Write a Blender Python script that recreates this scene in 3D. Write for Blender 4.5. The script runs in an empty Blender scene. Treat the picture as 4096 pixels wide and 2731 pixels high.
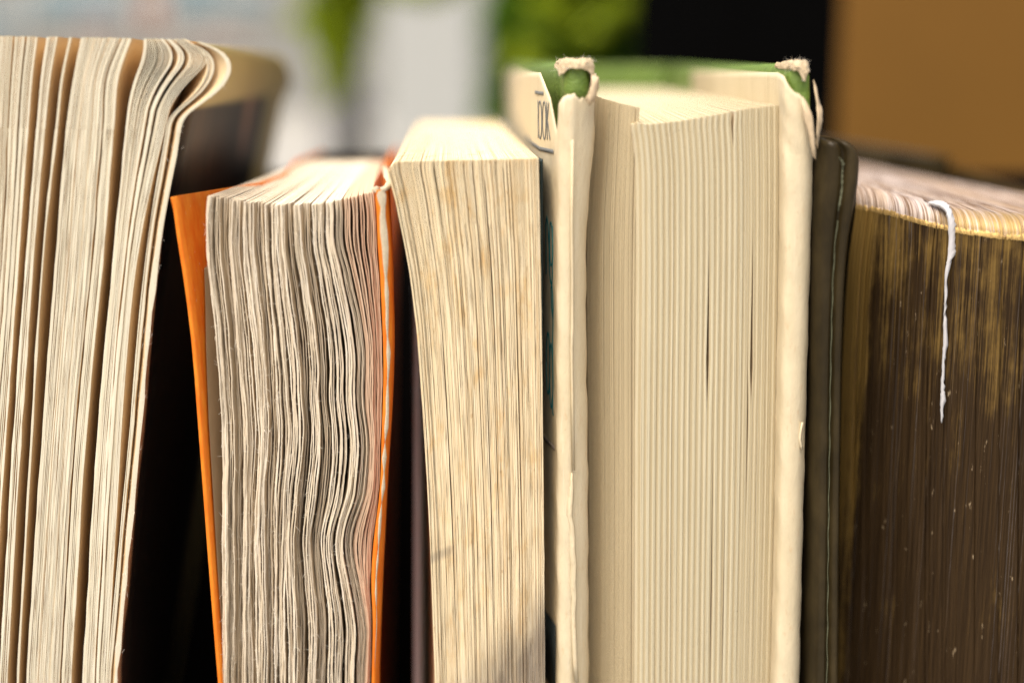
import bpy, math, random
import numpy as np
from mathutils import Vector

rng = np.random.default_rng(7)
random.seed(7)
S = bpy.context.scene
COL = S.collection

# ------------------------------------------------------------------ camera
FPX = 5700.0
TILT = math.atan(1095.5 / FPX)
CY, CZ = -0.142, 0.190
st, ct = math.sin(TILT), math.cos(TILT)
cam_d = bpy.data.cameras.new('camera')
cam = bpy.data.objects.new('camera', cam_d)
COL.objects.link(cam)
cam.location = (0, CY, CZ)
cam.rotation_euler = (math.pi / 2 - TILT, 0, 0)
cam_d.sensor_width = 36.0
cam_d.lens = FPX / 4096 * 36
cam_d.clip_start = 0.01
cam_d.clip_end = 400
cam_d.dof.use_dof = True
cam_d.dof.focus_distance = 0.1475
cam_d.dof.aperture_fstop = 9.2
S.camera = cam

# ------------------------------------------------------------------ light
SUN_EL, SUN_AZ = math.radians(67), math.radians(-34)   # azimuth measured from -Y (camera side) towards -X
w = bpy.data.worlds.new('World')
S.world = w
w.use_nodes = True
nt = w.node_tree
bg = nt.nodes['Background']
sky = nt.nodes.new('ShaderNodeTexSky')
sky.sky_type = 'NISHITA'
sky.sun_disc = False
sky.sun_elevation = SUN_EL
sky.air_density = 1.0
sky.dust_density = 8.0
sky.ozone_density = 0.3
nt.links.new(sky.outputs[0], bg.inputs[0])
bg.inputs[1].default_value = 0.12
sun_d = bpy.data.lights.new('sun', 'SUN')
sun = bpy.data.objects.new('sun', sun_d)
COL.objects.link(sun)
sun_d.energy = 3.2
sun_d.angle = math.radians(62)
sun_d.color = (1.0, 0.93, 0.82)
sd = Vector((math.cos(SUN_EL) * math.sin(SUN_AZ), -math.cos(SUN_EL) * math.cos(SUN_AZ), math.sin(SUN_EL)))
sun.rotation_euler = (-sd).to_track_quat('-Z', 'Y').to_euler()
sky.sun_rotation = math.atan2(sd.x, sd.y)
S.view_settings.view_transform = 'Standard'
S.view_settings.look = 'None'
S.view_settings.exposure = 0.50
S.view_settings.gamma = 1.0
S.render.engine = 'CYCLES'
S.cycles.max_bounces = 8
S.cycles.diffuse_bounces = 6
S.cycles.use_denoising = True
S.cycles.denoiser = 'OPENIMAGEDENOISE'
S.cycles.denoising_input_passes = 'RGB_ALBEDO_NORMAL'
S.cycles.denoising_prefilter = 'NONE'

# ------------------------------------------------------------------ pixel -> place helpers (photo is 4096 x 2731)
def z_of(py, Y=0.0):
    yc = -(np.asarray(py, float) - 1365.5) / FPX
    dy = yc * st + ct
    dz = yc * ct - st
    return CZ + (Y - CY) * dz / dy
def x_of(px, Y, z):
    d = (Y - CY) * ct - (z - CZ) * st
    return (np.asarray(px, float) - 2048.0) / FPX * d
def py_of(Y, z):
    d = (Y - CY) * ct - (z - CZ) * st
    return 1365.5 - FPX * ((Y - CY) * st + (z - CZ) * ct) / d
def at(px, py, Y):
    z = float(z_of(py, Y))
    return Vector((float(x_of(px, Y, z)), Y, z))
def keys(pairs):
    a = np.array(pairs, float)
    return lambda p: np.interp(p, a[:, 0], a[:, 1])
def skeys(pairs):
    """smooth (Catmull-Rom like) key interpolation"""
    a = np.array(pairs, float)
    xs, ys = a[:, 0], a[:, 1]
    m = np.gradient(ys, xs)
    def f(p):
        p = np.clip(np.asarray(p, float), xs[0], xs[-1])
        i = np.clip(np.searchsorted(xs, p) - 1, 0, len(xs) - 2)
        h = xs[i + 1] - xs[i]
        t = (p - xs[i]) / h
        return ((2*t**3 - 3*t**2 + 1) * ys[i] + (t**3 - 2*t**2 + t) * h * m[i]
                + (-2*t**3 + 3*t**2) * ys[i + 1] + (t**3 - t**2) * h * m[i + 1])
    return f
PX = 2.56e-5      # one photo pixel at the fore-edges, in metres

# ------------------------------------------------------------------ object helpers
def tag(o, label=None, cat=None, group=None, kind=None):
    if label: o['label'] = label
    if cat: o['category'] = cat
    if group: o['group'] = group
    if kind: o['kind'] = kind
    return o
def empty(name, loc, label, cat, group=None):
    o = bpy.data.objects.new(name, None)
    o.empty_display_size = 0.01
    COL.objects.link(o)
    o.location = loc
    return tag(o, label, cat, group)
def link_mesh(name, verts, faces, mats, parent=None, fm=None, smooth=True):
    me = bpy.data.meshes.new(name)
    me.from_pydata([tuple(v) for v in np.asarray(verts, float).tolist()], [], faces)
    if not isinstance(mats, (list, tuple)): mats = [mats]
    for m in mats: me.materials.append(m)
    if fm is not None:
        me.polygons.foreach_set('material_index', fm)
    me.polygons.foreach_set('use_smooth', [smooth] * len(faces))
    me.update()
    o = bpy.data.objects.new(name, me)
    COL.objects.link(o)
    if parent is not None:
        o.parent = parent
        o.matrix_parent_inverse = parent_inv(parent)
    return o
def parent_inv(p):
    from mathutils import Matrix
    T = Matrix.Translation(-p.location)
    return T if p.parent is None else T @ Matrix.Identity(4)
def grid_faces(nr, nc, off=0, flip=False):
    F = []
    for r in range(nr - 1):
        for c in range(nc - 1):
            a = off + r * nc + c
            q = (a, a + 1, a + nc + 1, a + nc)
            F.append(q[::-1] if flip else q)
    return F
def slab(name, A, B, mats, parent, noise=0.0):
    """A, B: (rows, cols, 3) left and right skins; col 0 = fore-edge, row 0 = top. Separate skins so shading stays crisp."""
    nr, nc, _ = A.shape
    V, F, M = [], [], []
    def add(g, m, flip):
        off = sum(len(v) for v in V)
        V.append(g.reshape(-1, 3))
        f = grid_faces(g.shape[0], g.shape[1], off, flip)
        F.extend(f); M.extend([m] * len(f))
    add(A, 0, False)
    add(B, 0, True)
    add(np.stack([A[:, 0], (A[:, 0] + B[:, 0]) / 2 + np.array([0, -0.00002, 0]), B[:, 0]], 1), 1, True)
    add(np.stack([A[0], B[0]], 0), 1, True)
    return link_mesh(name, np.concatenate(V), F, mats, parent, M)
def loft(name, loops, mat, parent=None, closed=True, cap=True, smooth=True):
    L = np.asarray(loops, float)
    nr, nc, _ = L.shape
    F = []
    n2 = nc if closed else nc - 1
    for r in range(nr - 1):
        for c in range(n2):
            a, b = r * nc + c, r * nc + (c + 1) % nc
            F.append((a, a + nc, b + nc, b))
    if cap:
        F.append(tuple(range(nc)))
        F.append(tuple(reversed(range((nr - 1) * nc, nr * nc))))
    return link_mesh(name, L.reshape(-1, 3), F, mat, parent, smooth=smooth)
def thicken(o, t, offset=0):
    m = o.modifiers.new('solid', 'SOLIDIFY')
    m.thickness = t; m.offset = offset
    return o
def box(name, x0, x1, y0, y1, z0, z1, mat, parent=None, bevel=0):
    v = [(x0,y0,z0),(x1,y0,z0),(x1,y1,z0),(x0,y1,z0),(x0,y0,z1),(x1,y0,z1),(x1,y1,z1),(x0,y1,z1)]
    f = [(0,3,2,1),(4,5,6,7),(0,1,5,4),(1,2,6,5),(2,3,7,6),(3,0,4,7)]
    o = link_mesh(name, v, f, mat, parent, smooth=False)
    if bevel:
        m = o.modifiers.new('bevel', 'BEVEL'); m.width = bevel; m.segments = 2
    return o
def sn(p, f, ph):
    return np.sin(np.asarray(p) * f + ph)
def smooth_noise(p, scale, seed):
    r = np.random.default_rng(seed)
    t = np.zeros_like(np.asarray(p, float))
    for k in range(4):
        t += np.sin(np.asarray(p) / scale * (0.7 + 0.8 * k) + r.uniform(0, 6.28)) / (1 + 0.6 * k)
    return t / 2

# ------------------------------------------------------------------ materials
class NT:
    def __init__(s, name):
        s.m = bpy.data.materials.new(name); s.m.use_nodes = True
        s.t = s.m.node_tree; s.b = s.t.nodes['Principled BSDF']
        s.b.inputs['Specular IOR Level'].default_value = 0.25
        s.co = s.n('ShaderNodeTexCoord').outputs['Object']
        s.geo = s.n('ShaderNodeNewGeometry').outputs['Position']
    def n(s, kind, **kw):
        x = s.t.nodes.new(kind)
        for k, v in kw.items(): setattr(x, k, v)
        return x
    def put(s, sock, v):
        if hasattr(v, 'is_linked'): s.t.links.new(v, sock)
        elif isinstance(v, (tuple, list)) and len(v) == 3 and len(sock.default_value) == 4:
            sock.default_value = (*v, 1)
        else: sock.default_value = v
    def scale(s, v):
        x = s.n('ShaderNodeVectorMath', operation='MULTIPLY')
        s.put(x.inputs[0], s.geo); x.inputs[1].default_value = v
        return x.outputs[0]
    def noise(s, vec, sc=1.0, detail=4.0, rough=0.6):
        x = s.n('ShaderNodeTexNoise')
        s.put(x.inputs['Vector'], s.scale(vec)); x.inputs['Scale'].default_value = sc
        x.inputs['Detail'].default_value = detail; x.inputs['Roughness'].default_value = rough
        return x.outputs['Fac']
    def ramp(s, fac, a, b, lo=0.0, hi=1.0):
        x = s.n('ShaderNodeMapRange'); x.interpolation_type = 'SMOOTHSTEP'
        s.put(x.inputs[0], fac); x.inputs[1].default_value = a; x.inputs[2].default_value = b
        x.inputs[3].default_value = lo; x.inputs[4].default_value = hi
        return x.outputs[0]
    def mix(s, fac, a, b):
        x = s.n('ShaderNodeMix', data_type='RGBA')
        s.put(x.inputs[0], fac); s.put(x.inputs[6], a); s.put(x.inputs[7], b)
        return x.outputs[2]
    def math(s, op, a, b=0.0):
        x = s.n('ShaderNodeMath', operation=op)
        s.put(x.inputs[0], a); s.put(x.inputs[1], b)
        return x.outputs[0]
    def axis(s, k):
        x = s.n('ShaderNodeSeparateXYZ'); s.put(x.inputs[0], s.geo)
        return x.outputs[k]
    def rand(s):
        return s.n('ShaderNodeObjectInfo').outputs['Random']
    def color(s, c): s.put(s.b.inputs['Base Color'], c)
    def rough(s, r): s.put(s.b.inputs['Roughness'], r)
    def bump(s, h, strength, dist):
        x = s.n('ShaderNodeBump'); x.inputs['Strength'].default_value = strength
        x.inputs['Distance'].default_value = dist
        s.put(x.inputs['Height'], h); s.put(s.b.inputs['Normal'], x.outputs[0])
def plain(name, c, rough=0.8, nscale=300.0, var=0.12, bump=0.0, metallic=0.0):
    k = NT(name)
    f = k.noise((nscale, nscale, nscale))
    a = tuple(v * (1 - var) for v in c); b = tuple(min(1, v * (1 + var)) for v in c)
    k.color(k.mix(f, a, b)); k.rough(rough)
    k.b.inputs['Metallic'].default_value = metallic
    if bump: k.bump(f, 0.5, bump)
    return k.m
def paper(name, c1, c2, var_edge=0.2, fox=None, streak=9000.0, marks=None):
    """aged paper: per-leaf tone, streaks that run along the leaf edge, optional foxing"""
    k = NT(name)
    f = k.noise((streak, 500.0, 90.0), 1.0, 5.0, 0.7)
    c = k.mix(k.ramp(f, 0.3, 0.7), c1, c2)
    d = tuple(v * (1 - var_edge) for v in c1)
    c = k.mix(k.ramp(k.rand(), 0.0, 1.0, 0.0, 0.75), c, d)
    g = k.noise((700.0, 700.0, 130.0), 1.0, 3.0)
    c = k.mix(k.ramp(g, 0.35, 0.75, 0.0, 0.25), c, tuple(v * 0.85 for v in c1))
    if fox:
        h = k.noise((430.0, 430.0, 150.0), 1.0, 5.0, 0.7)
        c = k.mix(k.ramp(h, 0.5, 0.72, 0.0, 0.75), c, fox)
        h2 = k.noise((1500.0, 900.0, 700.0), 1.0, 2.0)
        c = k.mix(k.ramp(h2, 0.66, 0.76, 0.0, 0.6), c, tuple(v * 0.7 for v in fox))
    if marks: c = marks(k, c)
    k.color(c); k.rough(0.92)
    k.b.inputs['Specular IOR Level'].default_value = 0.1
    k.bump(k.noise((6000.0, 6000.0, 2500.0)), 0.4, 0.00003)
    return k.m

M_b1_edge = paper('cream_page_edge', (0.70, 0.64, 0.48), (0.83, 0.79, 0.65), 0.06)
M_b1_face = paper('cream_page_face', (0.72, 0.54, 0.31), (0.76, 0.60, 0.38), 0.08)
M_b2_edge = paper('rough_page_edge', (0.68, 0.57, 0.41), (0.86, 0.79, 0.66), 0.12, streak=3500.0)
M_b2_face = paper('rough_page_face', (0.60, 0.50, 0.36), (0.66, 0.56, 0.42), 0.1)
def b3_grey_marks(k, c):
    # fore-edge greyer towards the lower right, plus a slanting smudge
    x, z = k.axis(0), k.axis(2)
    a = k.ramp(k.math('ADD', k.math('MULTIPLY', x, -1.2), k.math('MULTIPLY', z, 1.0)), 0.1355, 0.1265, 0.0, 1.0)
    n = k.noise((500, 500, 120), 1.0, 4.0)
    fac = k.math('MULTIPLY', a, k.ramp(n, 0.2, 0.6, 0.35, 0.85))
    c = k.mix(fac, c, (0.20, 0.17, 0.145))
    s = k.math('ADD', z, k.math('MULTIPLY', x, -0.45))
    line = k.math('ABSOLUTE', k.math('SUBTRACT', s, 0.1434))
    l2 = k.math('MULTIPLY', k.ramp(line, 0.0009, 0.0001), k.ramp(x, -0.0058, -0.0066))
    return k.mix(k.math('MULTIPLY', l2, 0.4), c, (0.12, 0.10, 0.09))
M_b3_edge = paper('foxed_page_edge', (0.80, 0.66, 0.42), (0.87, 0.77, 0.56), 0.05, fox=(0.68, 0.44, 0.17), marks=b3_grey_marks)
M_b3_face = paper('foxed_page_face', (0.72, 0.56, 0.34), (0.78, 0.64, 0.44), 0.1)
M_b4_edge = paper('tan_page_edge', (0.51, 0.43, 0.275), (0.58, 0.50, 0.33), 0.05)
M_b4_edge2 = paper('tan_page_edge_pale', (0.62, 0.56, 0.39), (0.69, 0.63, 0.46), 0.04)
M_b4_face = paper('tan_page_face', (0.66, 0.55, 0.38), (0.72, 0.62, 0.46), 0.08)

def mk_orange():
    k = NT('orange_cover_card')
    f = k.noise((900, 900, 260), 1.0, 5.0)
    c = k.mix(k.ramp(f, 0.3, 0.75), (0.78, 0.17, 0.010), (0.86, 0.28, 0.025))
    sp = k.noise((3500, 3500, 1600), 1.0, 3.0)
    c = k.mix(k.ramp(sp, 0.66, 0.74, 0.0, 0.45), c, (0.80, 0.62, 0.40))
    k.color(c); k.rough(0.6)
    k.bump(k.noise((2500, 2500, 900)), 0.4, 0.00008)
    return k.m
M_orange = mk_orange()
M_worn = plain('worn_card_core', (0.58, 0.50, 0.36), 0.95, 4000, 0.25, 0.0001)
def mk_gold_cover():
    k = NT('gold_bordered_picture_cover')
    y, z = k.axis(1), k.axis(2)
    inpic = k.math('MULTIPLY', k.ramp(y, 0.0915, 0.0900), k.ramp(z, 0.1862, 0.1852))
    n1 = k.noise((60, 60, 35), 1.0, 3.0)
    n2 = k.noise((25, 110, 40), 1.0, 2.0)
    gold = k.mix(n1, (0.50, 0.39, 0.15), (0.58, 0.47, 0.21))
    dark = k.mix(k.ramp(n1, 0.45, 0.7), (0.012, 0.010, 0.009), (0.06, 0.035, 0.022))
    dark = k.mix(k.ramp(n2, 0.58, 0.68), dark, (0.30, 0.17, 0.11))
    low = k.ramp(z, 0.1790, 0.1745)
    dark = k.mix(low, dark, (0.008, 0.008, 0.008))  # lower picture blackened: darkness of the gap beside it is put into its colour
    rim = k.ramp(z, 0.1922, 0.1931)
    gold = k.mix(rim, gold, (0.62, 0.60, 0.55))
    k.color(k.mix(inpic, gold, dark)); k.rough(0.45)
    return k.m
M_goldcov = mk_gold_cover()
M_black = plain('black_card', (0.010, 0.009, 0.009), 0.7, 200, 0.2)
M_greycov = plain('pale_grey_card', (0.78, 0.76, 0.78), 0.6, 150, 0.08)
M_teal = plain('dark_teal_card', (0.015, 0.03, 0.032), 0.4, 200, 0.2)
def mk_green():
    k = NT('green_bookcloth')
    f = k.noise((700, 700, 700), 1.0, 5.0)
    c = k.mix(k.ramp(f, 0.3, 0.7), (0.11, 0.19, 0.022), (0.19, 0.29, 0.045))
    k.color(c); k.rough(0.42)
    k.b.inputs['Specular IOR Level'].default_value = 0.5
    k.bump(k.noise((1500, 1500, 2600), 1.0, 5.0), 0.9, 0.00025)
    return k.m
M_green = mk_green()
def mk_jacket():
    k = NT('cream_dust_jacket')
    f = k.noise((320, 320, 60), 1.0, 4.0)
    c = k.mix(k.ramp(f, 0.3, 0.7), (0.66, 0.56, 0.37), (0.72, 0.62, 0.43))
    g = k.noise((500, 500, 220), 3.0, 4.0, 0.7)
    c = k.mix(k.ramp(g, 0.55, 0.78, 0.0, 0.6), c, (0.62, 0.43, 0.24))
    c = k.mix(k.ramp(k.noise((2600, 2600, 1500), 1.0, 4.0, 0.7), 0.60, 0.75, 0.0, 0.4), c, (0.50, 0.37, 0.22))
    c = k.mix(k.ramp(k.noise((1300, 1300, 70), 1.0, 3.0, 0.6), 0.60, 0.70, 0.0, 0.35), c, (0.80, 0.72, 0.55))
    k.color(c); k.rough(0.7)
    k.bump(k.noise((1400, 1400, 600), 1.0, 6.0, 0.7), 0.7, 0.00018)
    return k.m
M_jacket = mk_jacket()
M_jacket_in = plain('torn_jacket_paper', (0.60, 0.47, 0.31), 0.9, 1500, 0.25, 0.0001)
M_peach = paper('orange_bounce_leaf', (0.64, 0.46, 0.32), (0.70, 0.53, 0.38), 0.1)  # orange light bounced off the cover is put into this paper colour
M_fly = plain('shade_toned_flyleaf', (0.26, 0.18, 0.10), 0.9, 300, 0.15)  # tan leaf darkened: the shade inside the cover is put into its colour
M_endpaper = plain('cream_endpaper', (0.80, 0.72, 0.56), 0.85, 90, 0.05)
M_fray = plain('frayed_board_paper', (0.54, 0.43, 0.28), 0.95, 3500, 0.5, 0.0003)
M_ink = plain('grey_print', (0.16, 0.17, 0.17), 0.8, 300, 0.1)
M_tealink = plain('teal_print', (0.01, 0.16, 0.17), 0.8, 300, 0.1)
M_lineink = plain('brown_grey_print', (0.20, 0.16, 0.13), 0.8, 300, 0.1)
M_darkband = plain('dark_slate_print', (0.025, 0.032, 0.032), 0.6, 300, 0.1)
def mk_leather():
    k = NT('dark_brown_leather')
    f = k.noise((260, 260, 180), 1.0, 4.0)
    c = k.mix(k.ramp(f, 0.3, 0.75), (0.020, 0.014, 0.005), (0.048, 0.034, 0.013))
    k.color(c); k.rough(k.ramp(f, 0.2, 0.8, 0.28, 0.42))
    k.b.inputs['Specular IOR Level'].default_value = 0.22
    k.bump(k.noise((2600, 2600, 2600), 1.0, 3.0), 0.3, 0.00005)
    return k.m
M_leather = mk_leather()
M_scuff = plain('pale_green_scuff', (0.14, 0.145, 0.09), 0.6, 1500, 0.5, 0.0001)
def mk_gilt():
    k = NT('tarnished_gilt_edge')
    x, z = k.axis(0), k.axis(2)
    st1 = k.noise((5200, 300, 55), 1.0, 5.0, 0.75)
    st2 = k.noise((1400, 200, 22), 1.0, 4.0)
    bl = k.noise((210, 210, 95), 1.0, 5.0, 0.65)
    # gilding is left near the head and the left side, and in cloudy patches
    head = k.ramp(z, 0.1350, 0.1745, -0.05, 0.27)
    side = k.math('MAXIMUM', k.ramp(x, 0.0391, 0.0380, 0.0, 0.78), 0.0)
    side = k.math('MULTIPLY', side, k.ramp(z, 0.128, 0.150, 0.35, 1.0))
    side = k.math('MULTIPLY', side, k.ramp(st1, 0.30, 0.62, 0.55, 1.45))
    g = k.math('ADD', k.math('ADD', k.math('MULTIPLY', st1, 1.05), k.math('MULTIPLY', st2, 0.25)), k.math('MULTIPLY', bl, 1.25))
    g = k.math('ADD', k.math('ADD', g, head), side)
    fac = k.ramp(g, 1.40, 1.98)
    brown = k.mix(k.ramp(st1, 0.25, 0.78), (0.014, 0.007, 0.002), (0.056, 0.032, 0.012))
    gold = k.mix(st2, (0.18, 0.10, 0.022), (0.46, 0.30, 0.09))
    c = k.mix(fac, brown, gold)
    wh = k.ramp(k.noise((6500, 300, 9), 1.0, 2.0), 0.58, 0.74, 0.0, 0.32)
    c = k.mix(wh, c, (0.26, 0.235, 0.225))
    fl = k.ramp(k.noise((1500, 1500, 420), 1.0, 4.0, 0.7), 0.655, 0.72)
    c = k.mix(k.math('MULTIPLY', fl, 0.5), c, (0.55, 0.42, 0.26))
    k.color(c)
    k.put(k.b.inputs['Metallic'], k.math('MULTIPLY', fac, 0.55))
    k.rough(k.ramp(fac, 0.0, 1.0, 0.6, 0.42))
    k.b.inputs['Specular IOR Level'].default_value = 0.15
    k.bump(st1, 0.5, 0.0001)
    return k.m
M_gilt = mk_gilt()
def mk_gilt_top():
    k = NT('worn_gilt_page_tops')
    s1 = k.noise((3800, 60, 60), 1.0, 4.0, 0.7)
    s2 = k.noise((500, 25, 25), 1.0, 3.0)
    y = k.axis(1)
    c = k.mix(k.ramp(s1, 0.35, 0.65), (0.10, 0.055, 0.032), (0.52, 0.45, 0.42))
    c = k.mix(k.ramp(s2, 0.4, 0.65, 0.0, 0.6), c, (0.42, 0.29, 0.18))
    gold = k.mix(s1, (0.26, 0.15, 0.04), (0.50, 0.36, 0.15))
    fr = k.ramp(y, 0.0072, 0.0015)
    c = k.mix(k.math('MULTIPLY', fr, k.ramp(s1, 0.70, 0.45)), c, gold)
    k.color(c); k.rough(0.5)
    k.put(k.b.inputs['Metallic'], k.math('MULTIPLY', fr, 0.4))
    k.bump(s1, 0.6, 0.00015)
    return k.m
M_gilt_top = mk_gilt_top()
M_gold_line = plain('bright_gilt', (0.50, 0.33, 0.12), 0.45, 5000, 0.4, 0.0001, 0.6)
M_white = plain('white_torn_paper', (0.58, 0.57, 0.58), 0.9, 900, 0.05)
M_fibre = plain('paper_fibre_white', (0.82, 0.76, 0.66), 0.95, 900, 0.05)
M_maroon = plain('maroon_endpaper', (0.10, 0.035, 0.035), 0.7, 200, 0.2)
M_wood = plain('dark_stained_wood', (0.03, 0.02, 0.014), 0.6, 60, 0.3)
M_gap_blocker = plain('gap_blocker_black', (0.006, 0.005, 0.005), 0.95, 60, 0.3)  # near black, for the board added behind the gaps
M_gap_blocker.node_tree.nodes['Principled BSDF'].inputs['Specular IOR Level'].default_value = 0.0

# page rows: dense near the top, then down the frame, then on to the shelf
def rows(py0, dense_to, step1, step2):
    a = np.arange(py0, dense_to, step1)
    b = np.arange(dense_to, 2731 + 60, step2)
    z = list(z_of(np.concatenate([a, b]), 0.0)) + [0.09, 0.05, 0.0002]
    return np.array(z)
COLS = np.array([0, 0.003, 0.010, 0.018, 0.030, 0.048, 0.075, 0.18, 0.42, 0.72, 1.0])
def page(book, edge_m, face_m, zr, fx, Yf, Ys, sx, t, ztop, zback, name='page', curl=None, cdec=0.008,
         rough_x=0.0, rough_y=0.0, seed=0, cols=COLS, tseg=None, g=lambda w: w, tdeep=None, inset=0.0):
    """one leaf. zr rows (m, top first), fx(py)->photo column of its fore-edge, Yf(z)->depth of its fore-edge,
    sx(z)->x at the spine, t thickness, ztop/zback height of its head at fore-edge/spine"""
    r = np.random.default_rng(seed)
    nr, nc = len(zr), len(cols)
    q = zr / zr[0]
    Y0 = Yf(zr) if callable(Yf) else np.full(nr, float(Yf))
    zf = q * ztop
    # stay level far down: heights differ only near the head
    blend = np.clip((zr - 0.12) / (zr[0] - 0.12), 0, 1)
    zf = zr + (ztop - zr[0]) * blend
    pyr = py_of(Y0, zf)
    X0 = x_of(fx(pyr), Y0, zf)
    js = np.clip(np.abs(np.gradient(zr)) / 0.0013, 0.06, 1.0) ** 1.3
    if rough_x: X0 = X0 + r.normal(0, rough_x, nr) * js
    Y0r = Y0 + (np.abs(r.normal(0, rough_y, nr)) * js if rough_y else 0)
    XS = sx(zr) if callable(sx) else np.full(nr, float(sx))
    W = cols[None, :]
    Y = Y0r[:, None] * (1 - W) + Ys * W
    X = X0[:, None] + (XS - X0)[:, None] * g(W)
    zb = zr + (zback - zr[0]) * blend
    u = np.clip((Y - Y0r[:, None]) / 0.05, 0, 1)
    Z = zf[:, None] * (1 - u) + zb[:, None] * u
    if inset: X = X - inset * (1 - np.exp(-(Y - Y0[:, None]) / 0.006)) * (W < .99)
    if curl is not None:
        X = X + curl(pyr)[:, None] * np.exp(-(Y - Y0[:, None]) / cdec)
    th = np.full((nr, nc), t / 2)
    if tdeep: th[:, 3:] = np.maximum(th[:, 3:], tdeep / 2)
    if rough_x: th[:, 0] *= 1 + 0.25 * r.normal(0, 1, nr).clip(-2, 2) * js
    A = np.stack([X - th, Y, Z], -1)
    B = np.stack([X + th, Y, Z], -1)
    return slab(name, A, B, [face_m, edge_m], book)
def fibres(name, spots, mat, parent, length=0.0004, wid=0.000018, seed=1):
    """tiny loose paper fibres: thin bent ribbons; spots = list of points"""
    r = np.random.default_rng(seed)
    V, F = [], []
    for p in spots:
        p = np.array(p, float)
        d = r.normal(0, 1, 3); d[1] = -abs(d[1]) * 0.6; d /= np.linalg.norm(d)
        b = r.normal(0, 1, 3) * 0.6
        L = length * r.uniform(0.4, 1.5)
        side = np.cross(d, [0, 1, 0]); side /= (np.linalg.norm(side) + 1e-9)
        k = len(V)
        for j in range(4):
            s = j / 3
            c = p + d * L * s + b * L * s * s * 0.6
            ww = wid * (1 - 0.6 * s)
            V += [c - side * ww, c + side * ww]
        for j in range(3):
            F.append((k + 2*j, k + 2*j + 1, k + 2*j + 3, k + 2*j + 2))
    o = link_mesh(name, V, F, mat, parent)
    o['kind'] = 'stuff'
    return o

# ================================================================== shelf the books stand on
shelf = box('shelf_board', -0.30, 0.30, -0.03, 0.16, -0.018, 0.0, M_wood, None, 0.001)
tag(shelf, 'dark stained wooden board under the row of standing books', 'shelf')
gap_blocker = box('back_board', -0.30, 0.30, 0.1215, 0.1315, 0.0, 0.1705, M_gap_blocker, None, 0.001)  # added board, blocks the background so the gaps between books stay black
tag(gap_blocker, 'dark upright board behind the spines of the books', 'board')  # added board, only there to keep the gaps between the books black

# ================================================================== book 1: leaning paperback with fanned pages (left)
b1 = empty('paperback_book', (-0.045, 0.05, 0.0), 'thick paperback at the far left with fanned cream pages and curled corners', 'book')
zr1 = rows(150, 520, 13, 90)
A9 = [-260, 0, 184, 240, 380, 474, 632, 700]
AR = {150: [-235, 35, 281, 333, 488, 575, 742, 812],
      300: [-240, 25, 250, 305, 428, 534, 735, 804],
      500: [-245, 15, 227, 275, 411, 508, 707, 770],
      900: A9,
      1800: [-330, -70, 122, 172, 297, 392, 540, 592],
      2731: [-400, -130, 71, 110, 240, 333, 452, 496]}
apy = np.array(sorted(AR)); aval = np.array([AR[k] for k in apy], float)
def fx1(x9):
    col = np.array([np.interp(x9, A9, aval[i]) for i in range(len(apy))])
    f = skeys(list(zip(apy, col)))
    return f
curl_shape = skeys([(140, .05), (158, .12), (172, .28), (195, .62), (230, .9), (270, 1.0), (321, .93), (370, .72), (405, .48), (440, .22), (470, .06), (500, 0.0), (540, 0.0), (3000, 0.0)])
curl_shape2 = skeys([(140, .10), (158, .25), (172, .45), (195, .75), (230, .98), (262, .95), (300, .70), (350, .38), (400, .15), (440, .03), (480, 0.0), (3000, 0.0)])
groups1 = [(-250, -160, 12), (-140, -60, 11), (-45, 8, 9), (22, 44, 4), (58, 82, 4), (118, 142, 4), (184, 190, 1), (236, 256, 4),
           (262, 372, 21), (388, 420, 6), (474, 528, 12), (545, 551, 2), (566, 612, 10)]
pages1 = []
for (a, b, n) in groups1:
    for x9 in np.linspace(a, b, n):
        pages1.append((x9, (b - a) / max(n, 2)))
sp1 = lambda u: (lambda z: -0.0655 + u * 0.0175 + (z - 0.16) * 0.22)
for i, (x9, sp) in enumerate(pages1):
    u = (x9 + 250) / 900
    f0 = fx1(x9)
    n0 = rng.normal(0, 0.5)
    ph = rng.uniform(0, 6)
    f = lambda p, f0=f0, ph=ph: f0(p) + 0.9 * np.sin(p / 260 + ph) + 0.5 * np.sin(p / 90 + 2 * ph)
    amp = max(0.0, (x9 - 455) / (632 - 455)) ** 0.9
    cs = curl_shape2 if x9 < 600 else curl_shape
    cur = (lambda p, a=amp, cs=cs: a * 150 * PX * cs(p)) if amp > 0 else None
    first = i == 0 or abs(pages1[i-1][0] - x9) > 12
    last = i == len(pages1) - 1 or abs(pages1[i+1][0] - x9) > 12
    Yf = (0.0 if (first or last) else 0.00006) + abs(rng.normal(0, 0.00010))
    t = 0.00022 if (first or last) else min(0.00012, sp * PX * 0.86)
    top = float(z_of(146 + max(0, x9) * 0.02 + rng.normal(0, 0.8)))
    page(b1, M_b1_edge, M_b1_face, zr1, f, Yf, 0.112, sp1(u), t, top, top - 0.0006, curl=cur, cdec=0.0050,
         rough_x=0.000002, rough_y=0.000008, seed=i)
# thick fuzzy outermost leaf with the strongly curled corner
f0 = fx1(645)
page(b1, M_b1_edge, M_b1_face, zr1, f0, 0.0, 0.112, sp1(0.97), 0.00046, float(z_of(168)), float(z_of(168)) - 0.001,
     name='curled_page', curl=lambda p: 158 * PX * curl_shape(p), cdec=0.0036, rough_x=0.000012, rough_y=0.00004, seed=900, inset=0.0022)['label'] = 'thick outermost leaf with its top corner curled over'
pts = []
for k in range(220):
    p = rng.uniform(170, 2731)
    z = float(z_of(p)); x = float(x_of(f0(p) + rng.normal(0, 9), 0, z)) + 158 * PX * float(curl_shape(p))
    pts.append((x, -0.00005, z))
fibres('paper_fibre', pts, M_fibre, b1, 0.00030, 0.000015, 3)
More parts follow.
